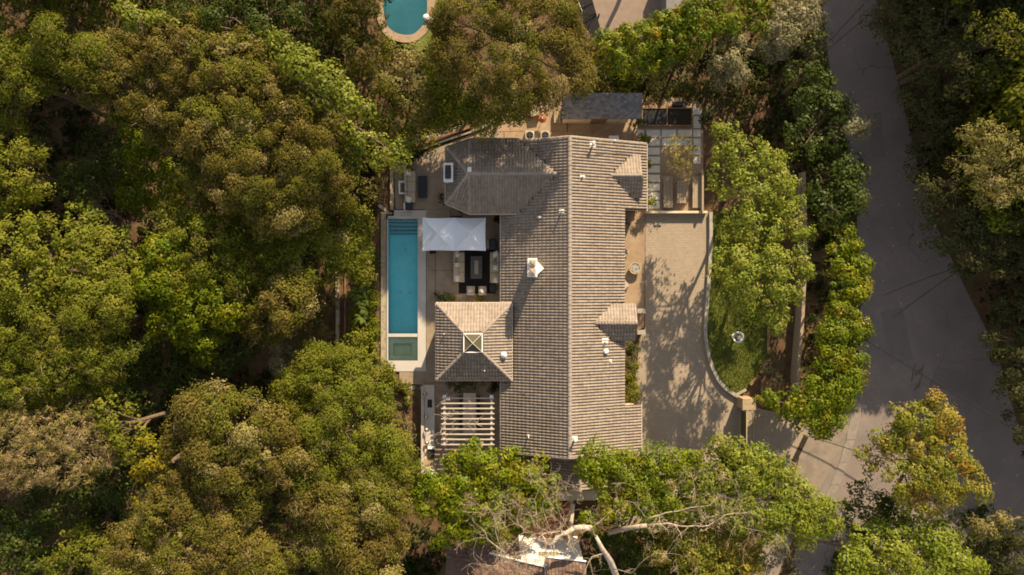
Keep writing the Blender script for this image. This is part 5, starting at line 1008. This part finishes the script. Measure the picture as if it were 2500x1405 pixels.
T_('silver_tree', 'silvery tree right of the tallest silvery olive at the street', 'tree', 'silver', 8, [(1970, 20, 40), (1955, 50, 30), (1985, 55, 26)])
T_('silver_tree', 'forked silver green tree right of the upright silver bush', 'tree', 'silver', 7, [(1785, 100, 32), (1800, 135, 34), (1775, 145, 28), (1795, 180, 28, -.5), (1770, 190, 22, -1), (1740, 160, 18, -2)])
T_('silver_tree', 'upright olive coloured bush below the third hedge tree', 'tree', 'sage', 5.5, [(1622, 150, 20), (1617, 175, 26, -.4), (1605, 195, 22, -1)], squash=1.4)
T_('green_bush', 'small pale green bush behind the slate roofed shed', 'tree', 'ylime', 4, [(1535, 175, 16), (1525, 200, 18, -.5), (1515, 215, 14, -1)])
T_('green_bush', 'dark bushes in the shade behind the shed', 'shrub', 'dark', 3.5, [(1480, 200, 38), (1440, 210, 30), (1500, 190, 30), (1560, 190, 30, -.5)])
T_('green_bush', 'shaded brownish shrubs above the raised bed', 'shrub', 'grey', 2, [(1730, 210, 40), (1690, 200, 30), (1780, 240, 45), (1820, 220, 40), (1800, 280, 35)], cover=.7)
# --- right side, by the lawn and the street
T_('lawn_tree', 'sunlit maple like tree beside the gravel court', 'tree', 'maple', 9.5, [(1782, 340, 42, -1), (1815, 380, 60), (1778, 430, 46, -.5), (1860, 400, 50, -.5), (1830, 460, 70), (1890, 460, 48, -.5), (1795, 500, 50, -.5), (1920, 520, 42, -1), (1950, 565, 26, -1.5), (1850, 550, 60), (1800, 560, 48, -1), (1762, 370, 24, -1)])
T_('lawn_tree', 'sunlit maple like tree standing on the lawn above the birdbath', 'tree', 'maple', 9.5, [(1800, 650, 55), (1870, 640, 50), (1930, 650, 45, -.5), (1840, 700, 65), (1910, 700, 50), (1790, 715, 40, -.7), (1880, 755, 45, -1), (1810, 745, 35, -1.5), (1965, 655, 25, -1), (1900, 790, 25, -1.5)])
T_('yard_tree', 'fine leaved straw yellow tree over the stepping slabs', 'tree', 'straw', 3.6, [(1660, 365, 34), (1685, 380, 26), (1645, 385, 24), (1670, 410, 26, -.6)], squash=.7, tr=.07)
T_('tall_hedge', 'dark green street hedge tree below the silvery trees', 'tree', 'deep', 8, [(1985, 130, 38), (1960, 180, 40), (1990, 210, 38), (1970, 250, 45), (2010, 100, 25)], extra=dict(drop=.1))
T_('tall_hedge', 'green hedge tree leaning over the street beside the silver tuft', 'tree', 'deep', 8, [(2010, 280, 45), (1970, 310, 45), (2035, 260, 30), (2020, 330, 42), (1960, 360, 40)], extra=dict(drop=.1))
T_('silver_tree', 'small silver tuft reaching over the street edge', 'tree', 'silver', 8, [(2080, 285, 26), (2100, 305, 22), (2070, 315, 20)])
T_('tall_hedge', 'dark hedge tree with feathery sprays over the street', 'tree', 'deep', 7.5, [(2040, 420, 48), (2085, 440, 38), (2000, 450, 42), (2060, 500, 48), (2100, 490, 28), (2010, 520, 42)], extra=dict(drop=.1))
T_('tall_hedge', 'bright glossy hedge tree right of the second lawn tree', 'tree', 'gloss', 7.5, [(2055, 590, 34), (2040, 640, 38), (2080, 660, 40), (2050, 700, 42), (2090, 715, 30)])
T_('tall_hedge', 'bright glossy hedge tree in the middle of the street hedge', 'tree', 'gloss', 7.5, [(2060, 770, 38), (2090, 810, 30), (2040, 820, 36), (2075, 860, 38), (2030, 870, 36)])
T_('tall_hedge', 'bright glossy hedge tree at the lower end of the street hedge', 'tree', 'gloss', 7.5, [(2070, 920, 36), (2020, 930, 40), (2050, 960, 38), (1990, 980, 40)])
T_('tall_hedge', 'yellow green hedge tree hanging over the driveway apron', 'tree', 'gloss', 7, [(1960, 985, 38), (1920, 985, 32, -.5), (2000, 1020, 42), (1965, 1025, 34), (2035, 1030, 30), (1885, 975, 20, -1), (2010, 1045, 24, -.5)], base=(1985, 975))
T_('corner_tree', 'dark tree mass in the top right corner with yellow tips', 'tree', 'grey', 13, [(2290, 60, 90, -1), (2400, 90, 90), (2350, 160, 80, -.5), (2480, 120, 60, -1), (2260, 140, 60, -2), (2420, 30, 70, -1)])  # dark palette stands in for shade, the yellow tops below for sunlit tips
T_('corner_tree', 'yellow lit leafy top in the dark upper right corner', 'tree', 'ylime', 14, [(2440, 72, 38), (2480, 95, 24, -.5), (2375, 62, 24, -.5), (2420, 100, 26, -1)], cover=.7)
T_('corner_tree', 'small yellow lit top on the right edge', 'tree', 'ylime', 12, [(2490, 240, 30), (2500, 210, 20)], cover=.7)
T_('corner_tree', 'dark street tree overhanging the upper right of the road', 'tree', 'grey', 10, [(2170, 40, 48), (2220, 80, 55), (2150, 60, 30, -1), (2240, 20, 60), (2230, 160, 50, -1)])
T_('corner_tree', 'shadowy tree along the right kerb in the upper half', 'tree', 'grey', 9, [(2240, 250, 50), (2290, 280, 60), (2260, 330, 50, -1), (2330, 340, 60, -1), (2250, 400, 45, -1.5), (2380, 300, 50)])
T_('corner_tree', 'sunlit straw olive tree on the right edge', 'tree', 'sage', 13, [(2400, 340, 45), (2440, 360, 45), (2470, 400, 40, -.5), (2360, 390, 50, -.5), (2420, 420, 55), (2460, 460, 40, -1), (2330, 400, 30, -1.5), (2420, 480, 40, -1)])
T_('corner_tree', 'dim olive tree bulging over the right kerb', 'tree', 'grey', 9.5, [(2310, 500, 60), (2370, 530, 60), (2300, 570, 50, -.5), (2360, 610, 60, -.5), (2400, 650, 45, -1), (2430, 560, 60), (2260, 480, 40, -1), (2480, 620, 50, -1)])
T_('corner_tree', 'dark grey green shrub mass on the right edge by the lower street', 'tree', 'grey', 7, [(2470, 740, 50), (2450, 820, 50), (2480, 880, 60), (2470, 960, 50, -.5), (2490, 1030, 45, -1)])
T_('autumn_tree', 'tree with orange and red tinged crown standing over the street', 'tree', 'autumn', 9, [(2200, 1010, 38), (2250, 1030, 45), (2300, 1030, 38), (2180, 1060, 38, -.5), (2240, 1090, 55), (2310, 1100, 45), (2260, 1150, 55), (2330, 1160, 48), (2210, 1170, 45), (2370, 1190, 36, -.5), (2290, 1200, 45, -.5), (2230, 1220, 36, -1), (2110, 1105, 24, -1.5), (2135, 1125, 22, -1.5), (2275, 985, 16, -.5), (2240, 1060, 48, -.3), (2285, 1130, 50, -.3), (2220, 1130, 48, -.4), (2200, 1060, 40, -.5), (2300, 1170, 45, -.5), (2150, 1090, 26, -1)], tr=.2, base=(2175, 1240))
T_('green_bush', 'dark green bush under the lower left of the red tinged tree', 'tree', 'deep', 5, [(2130, 1240, 45), (2100, 1270, 45), (2160, 1280, 50), (2190, 1250, 40), (2110, 1180, 30, -1)])
T_('round_tree', 'dense lime green tree cut by the bottom right edge', 'tree', 'fresh', 7.5, [(2130, 1350, 60), (2200, 1330, 60), (2280, 1320, 45), (2170, 1400, 70), (2260, 1390, 65), (2330, 1380, 55), (2300, 1340, 45), (2060, 1400, 30)], squash=.7)
T_('green_bush', 'small lit tree in the dark bottom right corner', 'tree', 'sage', 6, [(2410, 1290, 26), (2430, 1270, 20), (2385, 1300, 18, -.5)])
T_('corner_tree', 'dark tree in the bottom right corner', 'tree', 'grey', 6, [(2470, 1290, 45), (2440, 1350, 60, -1), (2490, 1380, 60, -.5), (2390, 1370, 40, -1.5)])
# --- bottom centre
T_('ficus_tree', 'glossy bright green tree overlapping the lower left corner of the house', 'tree', 'gloss', 8.5, [(1170, 1120, 42), (1120, 1150, 42, -.3), (1200, 1150, 50), (1080, 1190, 42, -.5), (1150, 1200, 55), (1230, 1190, 50), (1270, 1150, 40, -.3), (1310, 1180, 38, -.5), (1340, 1200, 25, -1), (1060, 1230, 38, -1), (1120, 1240, 48, -.3), (1200, 1250, 50), (1270, 1230, 45, -.5), (1100, 1290, 36, -1), (1170, 1290, 36, -.7), (1330, 1230, 25, -1), (1250, 1105, 18, -1), (1150, 1160, 50, -.6), (1215, 1215, 50, -.6), (1120, 1210, 45, -.6), (1280, 1260, 36, -1), (1040, 1205, 26, -1.2), (1230, 1290, 36, -1), (1080, 1310, 26, -1.5), (1300, 1145, 28, -1), (1355, 1170, 18, -1.2)])
T_('street_tree', 'dark green tree at the left end of the row below the driveway', 'tree', 'gloss', 8, [(1465, 1120, 34), (1510, 1140, 38), (1450, 1160, 28), (1490, 1190, 45), (1540, 1170, 40), (1480, 1240, 34, -.5), (1450, 1270, 24, -1), (1530, 1220, 38), (1500, 1160, 40, -.5), (1440, 1135, 22, -.7), (1550, 1130, 26, -.5)])
T_('street_tree', 'green tree second in the row below the driveway', 'tree', 'gloss', 8, [(1590, 1130, 36), (1620, 1160, 45), (1570, 1200, 45), (1650, 1130, 34), (1640, 1210, 45), (1590, 1250, 36, -.5), (1685, 1120, 26), (1610, 1200, 50, -.6), (1660, 1170, 40, -.4)])
T_('street_tree', 'yellow green tree third in the row with upright shoots', 'tree', 'bright', 8.5, [(1730, 1120, 40), (1770, 1095, 30), (1700, 1160, 45), (1770, 1150, 50), (1740, 1200, 50), (1800, 1130, 34), (1700, 1230, 38, -.5)])
T_('street_tree', 'lime feathery tree at the right end of the row below the gate', 'tree', 'fresh', 8.5, [(1830, 1150, 42), (1870, 1130, 36), (1820, 1200, 50), (1890, 1180, 48), (1870, 1240, 48), (1930, 1210, 42), (1970, 1220, 38, -.5), (1930, 1260, 46), (1985, 1260, 40, -.5), (1820, 1250, 42), (1880, 1290, 34, -.7), (1960, 1300, 36, -1), (2005, 1235, 26, -1.2), (2010, 1285, 28, -1.5), (1850, 1170, 45, -.3), (1910, 1240, 48, -.3)], squash=.75)
T_('street_tree', 'olive orange tree at the bottom edge under the bare branches', 'tree', 'autumn', 6.5, [(1680, 1320, 50), (1740, 1330, 50), (1640, 1290, 38, -.5), (1790, 1330, 45), (1710, 1380, 55), (1790, 1390, 50), (1620, 1350, 40, -1), (1830, 1360, 34, -1)], extra=dict(drop=.1))
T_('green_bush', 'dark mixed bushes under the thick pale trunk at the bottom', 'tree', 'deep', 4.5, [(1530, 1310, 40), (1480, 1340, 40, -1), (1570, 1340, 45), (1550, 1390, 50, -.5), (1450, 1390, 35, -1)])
shrub('dark feathery bush in the shade right of the bottom trees', 'grey', 3, [(1880, 1340, 40), (1920, 1370, 40)], cover=.5)
# --- garden plants
shrub('upper dark green shrub between the house and the driveway', 'deep', 1.6, [(1538, 845, 16), (1552, 862, 16), (1540, 885, 18)], clump=.3, L=.18, group='shrubs along the lower house wall')
shrub('middle feathery shrub between the house and the driveway', 'olive', 1.3, [(1540, 915, 17), (1548, 895, 12)], clump=.3, L=.18, group='shrubs along the lower house wall')
shrub('lower bright green shrub between the house and the driveway', 'ylime', 1.2, [(1538, 945, 17), (1540, 965, 17), (1552, 955, 12)], clump=.3, L=.16, group='shrubs along the lower house wall')
shrub('dark leafy shrub left of the tower roof edge', 'deep', 1.0, [(1070, 728, 11), (1082, 731, 10)], clump=.25, L=.2)
shrub('bright green fern right of the dark shrub at the tower eave', 'bright', 1.0, [(1100, 729, 10)], clump=.25, L=.2)
shrub('dark plant at the left tip of the house wing', 'dark', 1.5, [(1082, 476, 11), (1083, 490, 9)], clump=.25, L=.18)
shrub('dark plant under the slanting eave of the house wing', 'dark', 1.2, [(1118, 510, 10), (1128, 518, 9)], clump=.25, L=.18)
shrub('large dark leafed plants in the shade below the tower roof', 'deep', 1.3, [(1120, 938, 16), (1145, 940, 18), (1165, 936, 14), (1100, 935, 10)], clump=.3, L=.3)
shrub('dark potted bush in the corner by the house below the tower', 'dark', 1.3, [(1203, 950, 13)], clump=.25, L=.18)
for k, (px, py, r) in enumerate(((1572, 342, 14), (1582, 400, 9), (1577, 440, 8), (1573, 458, 8), (1585, 492, 11))): shrub(['largest bright vine clump at the top corner of the dormer eave', 'second vine clump down the eave by the slabs', 'third vine clump down the eave by the slabs', 'fourth vine clump down the eave by the slabs', 'lowest vine clump at the eave corner by the slabs'][k], 'gloss', 1.8, [(px, py, r)], clump=.22, L=.18, group='vines along the dormer eave')
shrub('small green bush at the right end of the shed wall', 'deep', 1.0, [(1548, 300, 10), (1558, 297, 8)], clump=.25, L=.18)
shrub('round dark bush right of the white stepping slabs', 'dark', 1.3, [(1724, 292, 13)], clump=.25, L=.18)
shrub('spiky dark plant in the corner by the driveway start', 'dark', 1.2, [(1530, 535, 12)], clump=.25, L=.2)
shrub('yellow green bush beside the stone gate pillar', 'ylime', 2.2, [(1862, 985, 16), (1850, 972, 12)], clump=.3, L=.2)
shrub('pale spiky bush behind the lawn timbers', 'silver', 1.5, [(1885, 905, 18), (1895, 920, 15)], cover=.6)
# ivy covered wall corner
p0, p1 = W(985, 943, .6), W(1000, 985, .6); t = thing('ivy_hedge', 'clipped bright ivy covering the wall corner beside the garden steps', 'hedge', (p0.x, p0.y, -.6)); wb = MB(); q = px_rect(968, 944, 1000, 950, .4); wb.box(q[0], q[1], -2, q[2], q[3], .4); q = px_rect(994, 950, 1000, 988, .4); wb.box(q[0], q[1], -2.2, q[2], q[3], .4); wb.build('wall', M['wallcap'], t, off=t.location)
g = np.random.default_rng(3); bl = [(W(968 + i * 6, 947, .4).x, W(0, 947, .4).y, .3, .32, .3) for i in range(6)] + [(W(997, 950 + i * 6, .3).x, W(0, 950 + i * 6, .3).y, .3, .3, .3) for i in range(7)]
V, c = leaf_cloud(g, bl, .14, 'ylime', .2, 1.2, drop=0, rag=.3); link('foliage', cloud_mesh('foliage', V, c, M['leaf'], t.location), None, t)
def pot(px, py, lb, m, sp, r=.22, z=.0):
    p = W(px, py, .5); t = thing('potted_plant', lb, 'potted plant', (p.x, p.y, z)); MB().lathe(0, 0, [(.001, 0), (r * .7, 0), (r * 1.05, .4), (r * 1.1, .42), (r * .95, .42), (r * .9, .36), (.001, .36)], 16).build('pot', M[m], t, smooth=True)
    g = np.random.default_rng(int(px)); V, c = leaf_cloud(g, [(0, 0, .5, r * 1.0, .25)], .14, sp, .12, 1.0); link('foliage', cloud_mesh('foliage', V, c, M['leaf'], (0, 0, 0)), None, t)
pot(1167, 733, 'yellow glazed pot with a small plant just above the tower roof', 'yellow', 'ylime', .3); pot(1214, 537, 'terracotta potted plant in the corner between canopy and house', 'terracotta', 'dark', .32)
# banana like plants on the slope
def fan_plant(px, py, z, n, L, lb):
    p = W(px, py, z); gz = float(terr(p.x, p.y)); t = thing('broadleaf_plant', lb, 'plant', (p.x, p.y, gz), 0, 'broad leaved plants on the slope'); g = random.Random(int(px * 7 + py))
    me = None
    for k in range(n):
        a = 6.28 * k / n + g.uniform(-.3, .3); b = MB(); P = []
        for i in range(6):
            s = i / 5; w = .16 * math.sin(math.pi * min(1, s * 1.05 + .05)) + .01; x = L * s; zz = .25 + z - gz + .5 * L * math.sin(s * 1.9) - .35 * L * s * s
            P += [(x, -w, zz - .04), (x, 0, zz), (x, w, zz - .04)]
        Fc = [(i * 3 + j, i * 3 + 3 + j, i * 3 + 4 + j, i * 3 + 1 + j) for i in range(5) for j in range(2)]; b.poly(P, Fc); o = b.build('leaf', M['bananaleaf'], t, smooth=True); o.rotation_euler = (0, 0, a)
M['bananaleaf'] = mat('broad_green_leaf', (.085, .115, .02), .7, .35, 4, spec=.1)
for k, (px, py) in enumerate(((880, 735), (898, 755), (885, 775), (905, 730), (893, 705), (910, 610), (915, 640), (870, 720))): fan_plant(px, py, -1.2, 7, .95, ['largest broad leaved plant on the slope below the pool', 'broad leaved plant nearest the thin terrace wall', 'lowest broad leaved plant on the slope', 'broad leaved plant above the nearest one', 'higher broad leaved plant under the oak branches', 'broad leaved plant beside the pool wall near the canopy', 'second broad leaved plant beside the pool wall', 'broad leaved plant furthest left on the slope'][k])
# --- undergrowth; its dark leaf palette deepens the shade between crowns by colour
def poly_pts(g, poly, n):
    P = np.array(poly, float); lo, hi = P.min(0), P.max(0); q = g.uniform(lo, hi, (n * 3, 2)); q = q[inside(q, poly)]; return q[:n]
def undergrowth(lb, poly, n, sp, rr=(.5, 1.1), seed_=1, L=.36, cover=.5, name='undergrowth'):
    g = np.random.default_rng(seed_); q = poly_pts(g, poly, n); x = (q[:, 0] - 1250) / K; y = (702.5 - q[:, 1]) / K; z = terr(x, y); r = g.uniform(rr[0], rr[1], len(q))
    V, c = leaf_cloud(g, np.stack([x, y, z + r * .2, r, r * .8], 1), L, sp, .45, cover, drop=.05, fill=0); tag(link(name, cloud_mesh(name, V, c, M['leaf'], (0, 0, 0)), None, None), lb, kind='stuff')
left = [(-300, -100), (930, -100), (880, 110), (1040, 130), (1150, 200), (1130, 300), (930, 380), (900, 520), (800, 560), (800, 640), (740, 700), (700, 800), (560, 760), (560, 960), (700, 940), (860, 900), (960, 950), (1010, 1200), (1000, 1500), (-300, 1500)]
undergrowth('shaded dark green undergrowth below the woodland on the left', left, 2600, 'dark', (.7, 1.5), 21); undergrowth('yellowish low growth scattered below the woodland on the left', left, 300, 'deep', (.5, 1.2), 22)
undergrowth('sparse weeds on the bare slope left of the pool', [(700, 640), (925, 520), (925, 900), (700, 940)], 60, 'olive', (.15, .4), 23, L=.2)
undergrowth('mixed weeds below the pool wall', [(850, 680), (915, 640), (915, 880), (850, 880)], 70, 'bright', (.2, .45), 28, L=.22, cover=.8)
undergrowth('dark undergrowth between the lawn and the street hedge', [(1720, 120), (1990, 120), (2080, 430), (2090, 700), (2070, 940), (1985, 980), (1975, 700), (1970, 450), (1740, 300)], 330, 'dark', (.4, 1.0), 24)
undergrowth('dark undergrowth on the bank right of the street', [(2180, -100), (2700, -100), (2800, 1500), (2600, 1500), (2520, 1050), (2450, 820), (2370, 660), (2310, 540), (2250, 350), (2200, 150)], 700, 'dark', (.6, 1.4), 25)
undergrowth('dark shrubs below the hedge at the top', [(1420, 110), (1900, 90), (1900, 190), (1600, 225), (1420, 215)], 160, 'dark', (.4, .9), 26)
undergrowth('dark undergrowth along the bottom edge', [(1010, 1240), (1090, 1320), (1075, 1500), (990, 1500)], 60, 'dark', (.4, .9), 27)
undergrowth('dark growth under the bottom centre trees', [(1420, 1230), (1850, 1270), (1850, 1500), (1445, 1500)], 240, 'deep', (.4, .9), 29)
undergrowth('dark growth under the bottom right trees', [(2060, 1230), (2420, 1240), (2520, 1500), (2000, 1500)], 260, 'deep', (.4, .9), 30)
undergrowth('fallen leaves and low plants behind the sandy yard', [(1400, 205), (1700, 205), (1720, 250), (1570, 250), (1560, 226), (1390, 226)], 60, 'rust', (.15, .4), 31, L=.2)
# grass blades on the lawn
def blades(lb, poly, n, z, seed_):
    g = np.random.default_rng(seed_); q = poly_pts(g, poly, n); N = len(q); x = (q[:, 0] - 1250) / K; y = (702.5 - q[:, 1]) / K; P = np.stack([x, y, np.full(N, z)], 1); a = g.uniform(0, 6.28, N); t = np.stack([np.cos(a), np.sin(a), 0 * a], 1) * .028
    tip = P + np.stack([g.uniform(-.05, .05, N), g.uniform(-.05, .05, N), g.uniform(.05, .11, N)], 1); V = np.stack([P - t, P + t, tip + t * .5, tip - t * .5], 1).reshape(-1, 3)
    c = np.array([.15, .17, .03]) * g.uniform(.6, 1.5, (N, 1)) * np.array([1, 1, 1]); tag(link('grass_blades', cloud_mesh('grass_blades', V, c, M['leaf'], (0, 0, 0)), None, None), lb, kind='stuff')
blades('short grass blades covering the lawn', LAWN, 30000, .16, 41)
# --- bare sycamores
def twigs(b, p, d, L, r, lv, g):
    path = [p]; rad = [r]
    n = 5
    for i in range(n):
        d = (d + Vector((g.uniform(-.55, .55), g.uniform(-.55, .55), g.uniform(-.25, .3)))).normalized(); path.append(path[-1] + d * L / n); rad.append(r * (1 - .55 * (i + 1) / n))
    b.tube(path, rad, 5 if r > .05 else 3)
    if lv > 0:
        for k in range(g.choice((1, 2, 3))):
            i = g.randrange(1, n + 1); a = d + Vector((g.uniform(-1, 1), g.uniform(-1, 1), g.uniform(-.2, .5))); twigs(b, path[i], a.normalized(), L * g.uniform(.55, .8), max(.011, rad[i] * .6), lv - 1, g)
def bare(label, base, tr_path, limbs, seed_, lv=3, z=9.5):
    g = random.Random(seed_); p = W(base[0], base[1], 0); gz = float(terr(p.x, p.y)); t = thing('bare_sycamore', label, 'tree', (p.x, p.y, gz), 0, 'bare pale sycamores'); off = t.location
    MB().tube([(p.x, p.y, gz - .3)] + [tuple(W(a, b_, c)) for a, b_, c, r in tr_path], [tr_path[0][3] * .9] + [q[3] * .8 for q in tr_path], 10).build('trunk', M['palebark'] if seed_ != 5 else M['greybark'], t, off=off, smooth=True)
    for lm in limbs:
        b = MB(); P = [W(a, b_, c) for a, b_, c, r in lm]; pts = []; rr = []
        for i in range(len(P) - 1):
            for k in range(3): pts.append(P[i].lerp(P[i + 1], k / 3) + Vector((g.uniform(-.08, .08), g.uniform(-.08, .08), g.uniform(-.05, .05))) * (k > 0)); rr.append(lm[i][3] + (lm[i + 1][3] - lm[i][3]) * k / 3)
        pts.append(P[-1]); rr.append(lm[-1][3]); b.tube(pts, [q * (.8 if seed_ == 8 and rr[0] > .2 else .42) for q in rr], 7)
        o = b.build('limb', M['palebark'] if seed_ == 8 else M['greybark'], t, off=off, smooth=True); tw = MB()
        for i in range(2, len(pts), 1 if seed_ == 8 else 2):
            d = (pts[i] - pts[i - 1]).normalized(); a = d + Vector((g.uniform(-1.2, 1.2), g.uniform(-1.2, 1.2), g.uniform(0, .5))); twigs(tw, pts[i], a.normalized(), g.uniform(1.2, 2.2), max(.014, rr[i] * .3), lv + (i % 2 if seed_ == 8 else 0), g)
        tag(tw.build('twigs', M['twig'], o, off=off), kind='stuff')
M['greybark'] = mat('grey_sycamore_bark', (.36, .29, .22), .9, .25, 3, bump=.4)
M['twig'] = mat('twig_bark', (.31, .235, .165), .9, .3, 5)
bare('pale bare sycamore whose long branches spread right over the bottom trees', (1490, 1310), [(1490, 1300, 4, .3), (1530, 1290, 7.5, .26), (1580, 1283, 9, .22)],
 [[(1580, 1283, 9, .2), (1630, 1278, 9.5, .16), (1680, 1286, 9.8, .13), (1730, 1284, 10, .11), (1770, 1258, 10.2, .08), (1830, 1250, 10.3, .05), (1850, 1262, 10.3, .03)], [(1578, 1270, 9, .14), (1595, 1262, 9.4, .15), (1640, 1250, 9.7, .12), (1685, 1240, 10, .09), (1730, 1235, 10.2, .06), (1760, 1210, 10.3, .04)],
  [(1685, 1240, 10, .07), (1697, 1200, 10.3, .06), (1690, 1165, 10.5, .04), (1670, 1145, 10.6, .02)], [(1790, 1250, 10.2, .06), (1805, 1210, 10.4, .05), (1785, 1170, 10.6, .03), (1780, 1155, 10.6, .02)], [(1680, 1286, 9.8, .06), (1655, 1310, 9.9, .04), (1640, 1330, 10, .02)], [(1578, 1265, 9.2, .07), (1558, 1240, 9.8, .05), (1555, 1200, 10.2, .03)], [(1790, 1262, 10.2, .05), (1805, 1285, 10.2, .04), (1870, 1300, 10.3, .02)]], 5)
bare('pale bare sycamore with a hooked white limb over the neighbouring house', (1440, 1300), [(1442, 1290, 5, .34), (1440, 1290, 8.2, .32), (1425, 1288, 8.8, .3), (1400, 1290, 9, .28)],
 [[(1400, 1290, 9, .27), (1370, 1305, 9.2, .25), (1350, 1325, 9.4, .2), (1335, 1330, 9.5, .15), (1325, 1310, 9.6, .1)], [(1380, 1298, 9.2, .14), (1330, 1302, 9.5, .13), (1300, 1320, 9.7, .12), (1275, 1355, 9.8, .12), (1250, 1368, 9.9, .11), (1230, 1350, 10, .1), (1200, 1325, 10.2, .07), (1175, 1290, 10.4, .04)],
  [(1245, 1366, 9.9, .07), (1215, 1380, 10, .05), (1180, 1385, 10.1, .03)], [(1310, 1310, 9.7, .08), (1280, 1300, 10, .07), (1262, 1270, 10.2, .06), (1270, 1240, 10.4, .05), (1250, 1220, 10.5, .03)], [(1340, 1300, 9.5, .06), (1310, 1280, 10, .05), (1305, 1220, 10.5, .05), (1320, 1190, 10.7, .03), (1290, 1160, 10.8, .015)], [(1230, 1350, 10, .06), (1210, 1300, 10.4, .05), (1205, 1260, 10.6, .03), (1190, 1240, 10.7, .02)], [(1345, 1300, 9.5, .06), (1330, 1260, 10.1, .05), (1325, 1225, 10.4, .04), (1360, 1210, 10.6, .02)], [(1375, 1300, 9.4, .05), (1362, 1240, 10.2, .03), (1360, 1190, 10.5, .02)]], 8)
bare('thick bare sycamore trunk cut by the bottom edge', (1530, 1460), [(1510, 1420, 5, .38), (1490, 1370, 7, .33), (1470, 1340, 8.5, .26), (1455, 1310, 9, .18)],
 [[(1455, 1310, 9, .15), (1445, 1290, 9.6, .1), (1475, 1265, 10, .06), (1500, 1245, 10.3, .03)], [(1480, 1350, 8, .12), (1445, 1360, 9, .09), (1430, 1390, 9.4, .06), (1425, 1420, 9.5, .03)], [(1500, 1390, 7, .1), (1540, 1400, 8.6, .07), (1570, 1370, 9.4, .05), (1600, 1350, 9.8, .04), (1660, 1355, 10, .02)]], 12)
bare('bare tree standing beyond the top edge, throwing branch shadows on the forecourt', (1570, -150), [(1570, -150, 3, .25), (1560, -160, 5.5, .2)],
 [[(1560, -160, 5.5, .16), (1530, -200, 7, .12), (1500, -260, 8.5, .07)], [(1560, -160, 5.5, .16), (1600, -220, 7.2, .1), (1620, -290, 8.6, .06)], [(1560, -160, 5.5, .14), (1560, -250, 7.5, .09), (1550, -320, 9, .05)], [(1562, -158, 5, .12), (1480, -190, 6.5, .08), (1440, -230, 8, .04)]], 14)
shb = MB(); g_ = random.Random(4); 
for k in range(16): p = W(g_.uniform(190, 260), g_.uniform(470, 530), -1.5); twigs(shb, Vector((p.x, p.y, float(terr(p.x, p.y)))), Vector((g_.uniform(-.6, .6), g_.uniform(-.6, .6), .7)).normalized(), 3.0, .06, 2, g_)
tag(shb.build('dead_shrub', M['twig']), 'leafless brown shrub in the gap on the left above the rounded tree', 'shrub')
# --- unseen trees added beyond the frame to shade the street and the corners
g = np.random.default_rng(77); far = []
for k in range(3):
    bl = [(0, 0, 0, 3.6, 3.2), (2.6, 1.2, -1, 3.0, 2.6), (-2.4, 1.6, -1, 3.1, 2.6), (.5, -2.6, -.8, 3.2, 2.6), (-1.5, -1.5, -3.6, 3.2, 2.8), (1.6, 1.0, -4.5, 3.2, 2.8)]
    V, c = leaf_cloud(g, bl, .42, 'oakg', .9, 1.2, drop=0); far.append(cloud_mesh('crown', V, c, M['leaf'], (0, 0, 0)))
ft = MB().tube([(0, 0, -12), (0.2, 0, -6), (0, .1, 0)], [.4, .3, .15], 8).build('trunk', M['bark']); ftm = ft.data; bpy.data.objects.remove(ft)
FAR = [(2345, 340, 14), (2335, 440, 13), (2390, 240, 14), (2290, -150, 13), (2220, -230, 13), (2330, -260, 15), (2200, -340, 15), (2400, -60, 15), (2430, -170, 16), (2300, -380, 17), (2420, -300, 18), (2500, -60, 17), (2500, -240, 18), (2420, 60, 16), (2500, 60, 17), (2580, -20, 18), (2440, 170, 15), (2520, 180, 17), (2430, 290, 14), (2520, 300, 17), (2600, 200, 18), (2470, 400, 14), (2560, 420, 16), (2640, 340, 18), (2520, 520, 14), (2620, 520, 16), (2570, 640, 14), (2680, 640, 16), (2600, 780, 12), (2700, 800, 14), (2640, 940, 11), (2700, 1080, 11), (2600, -400, 20), (2500, -460, 20),
 (20, -60, 14), (130, -90, 15), (250, -60, 14), (360, -100, 14), (80, -200, 16), (300, -220, 16), (2200, 0, 17), (2330, 20, 17), (2120, -60, 15),
 (-160, 120, 7), (-170, 420, 7), (-180, 740, 7), (-170, 1100, 7), (200, -170, 8), (600, -160, 8), (300, 1580, 7), (700, 1580, 7), (1650, 1560, 8), (2250, 1560, 8), (2600, 1480, 9)]
for k, (px, py, z) in enumerate(FAR):
    x, y = (px - 1250) / K, (702.5 - py) / K; gz = float(terr(x, y)); t = thing('added_shade_tree', 'unseen leafy tree added beyond the edge of the view for shade', 'tree', (x, y, gz), 0, 'unseen trees added for shade')
    c = link('crown', far[k % 3], None, t); c.location = (0, 0, z - 3.2 - gz); c.rotation_euler = (0, 0, k * 1.7); s = link('trunk', ftm, None, t); s.location = (0, 0, z - 3.2 - gz); s.scale = (1, 1, max(.3, (z - 3 - gz) / 12))
print('LEAVES', TOT[0]); open('/tmp/n.txt','w').write(str(TOT[0]))
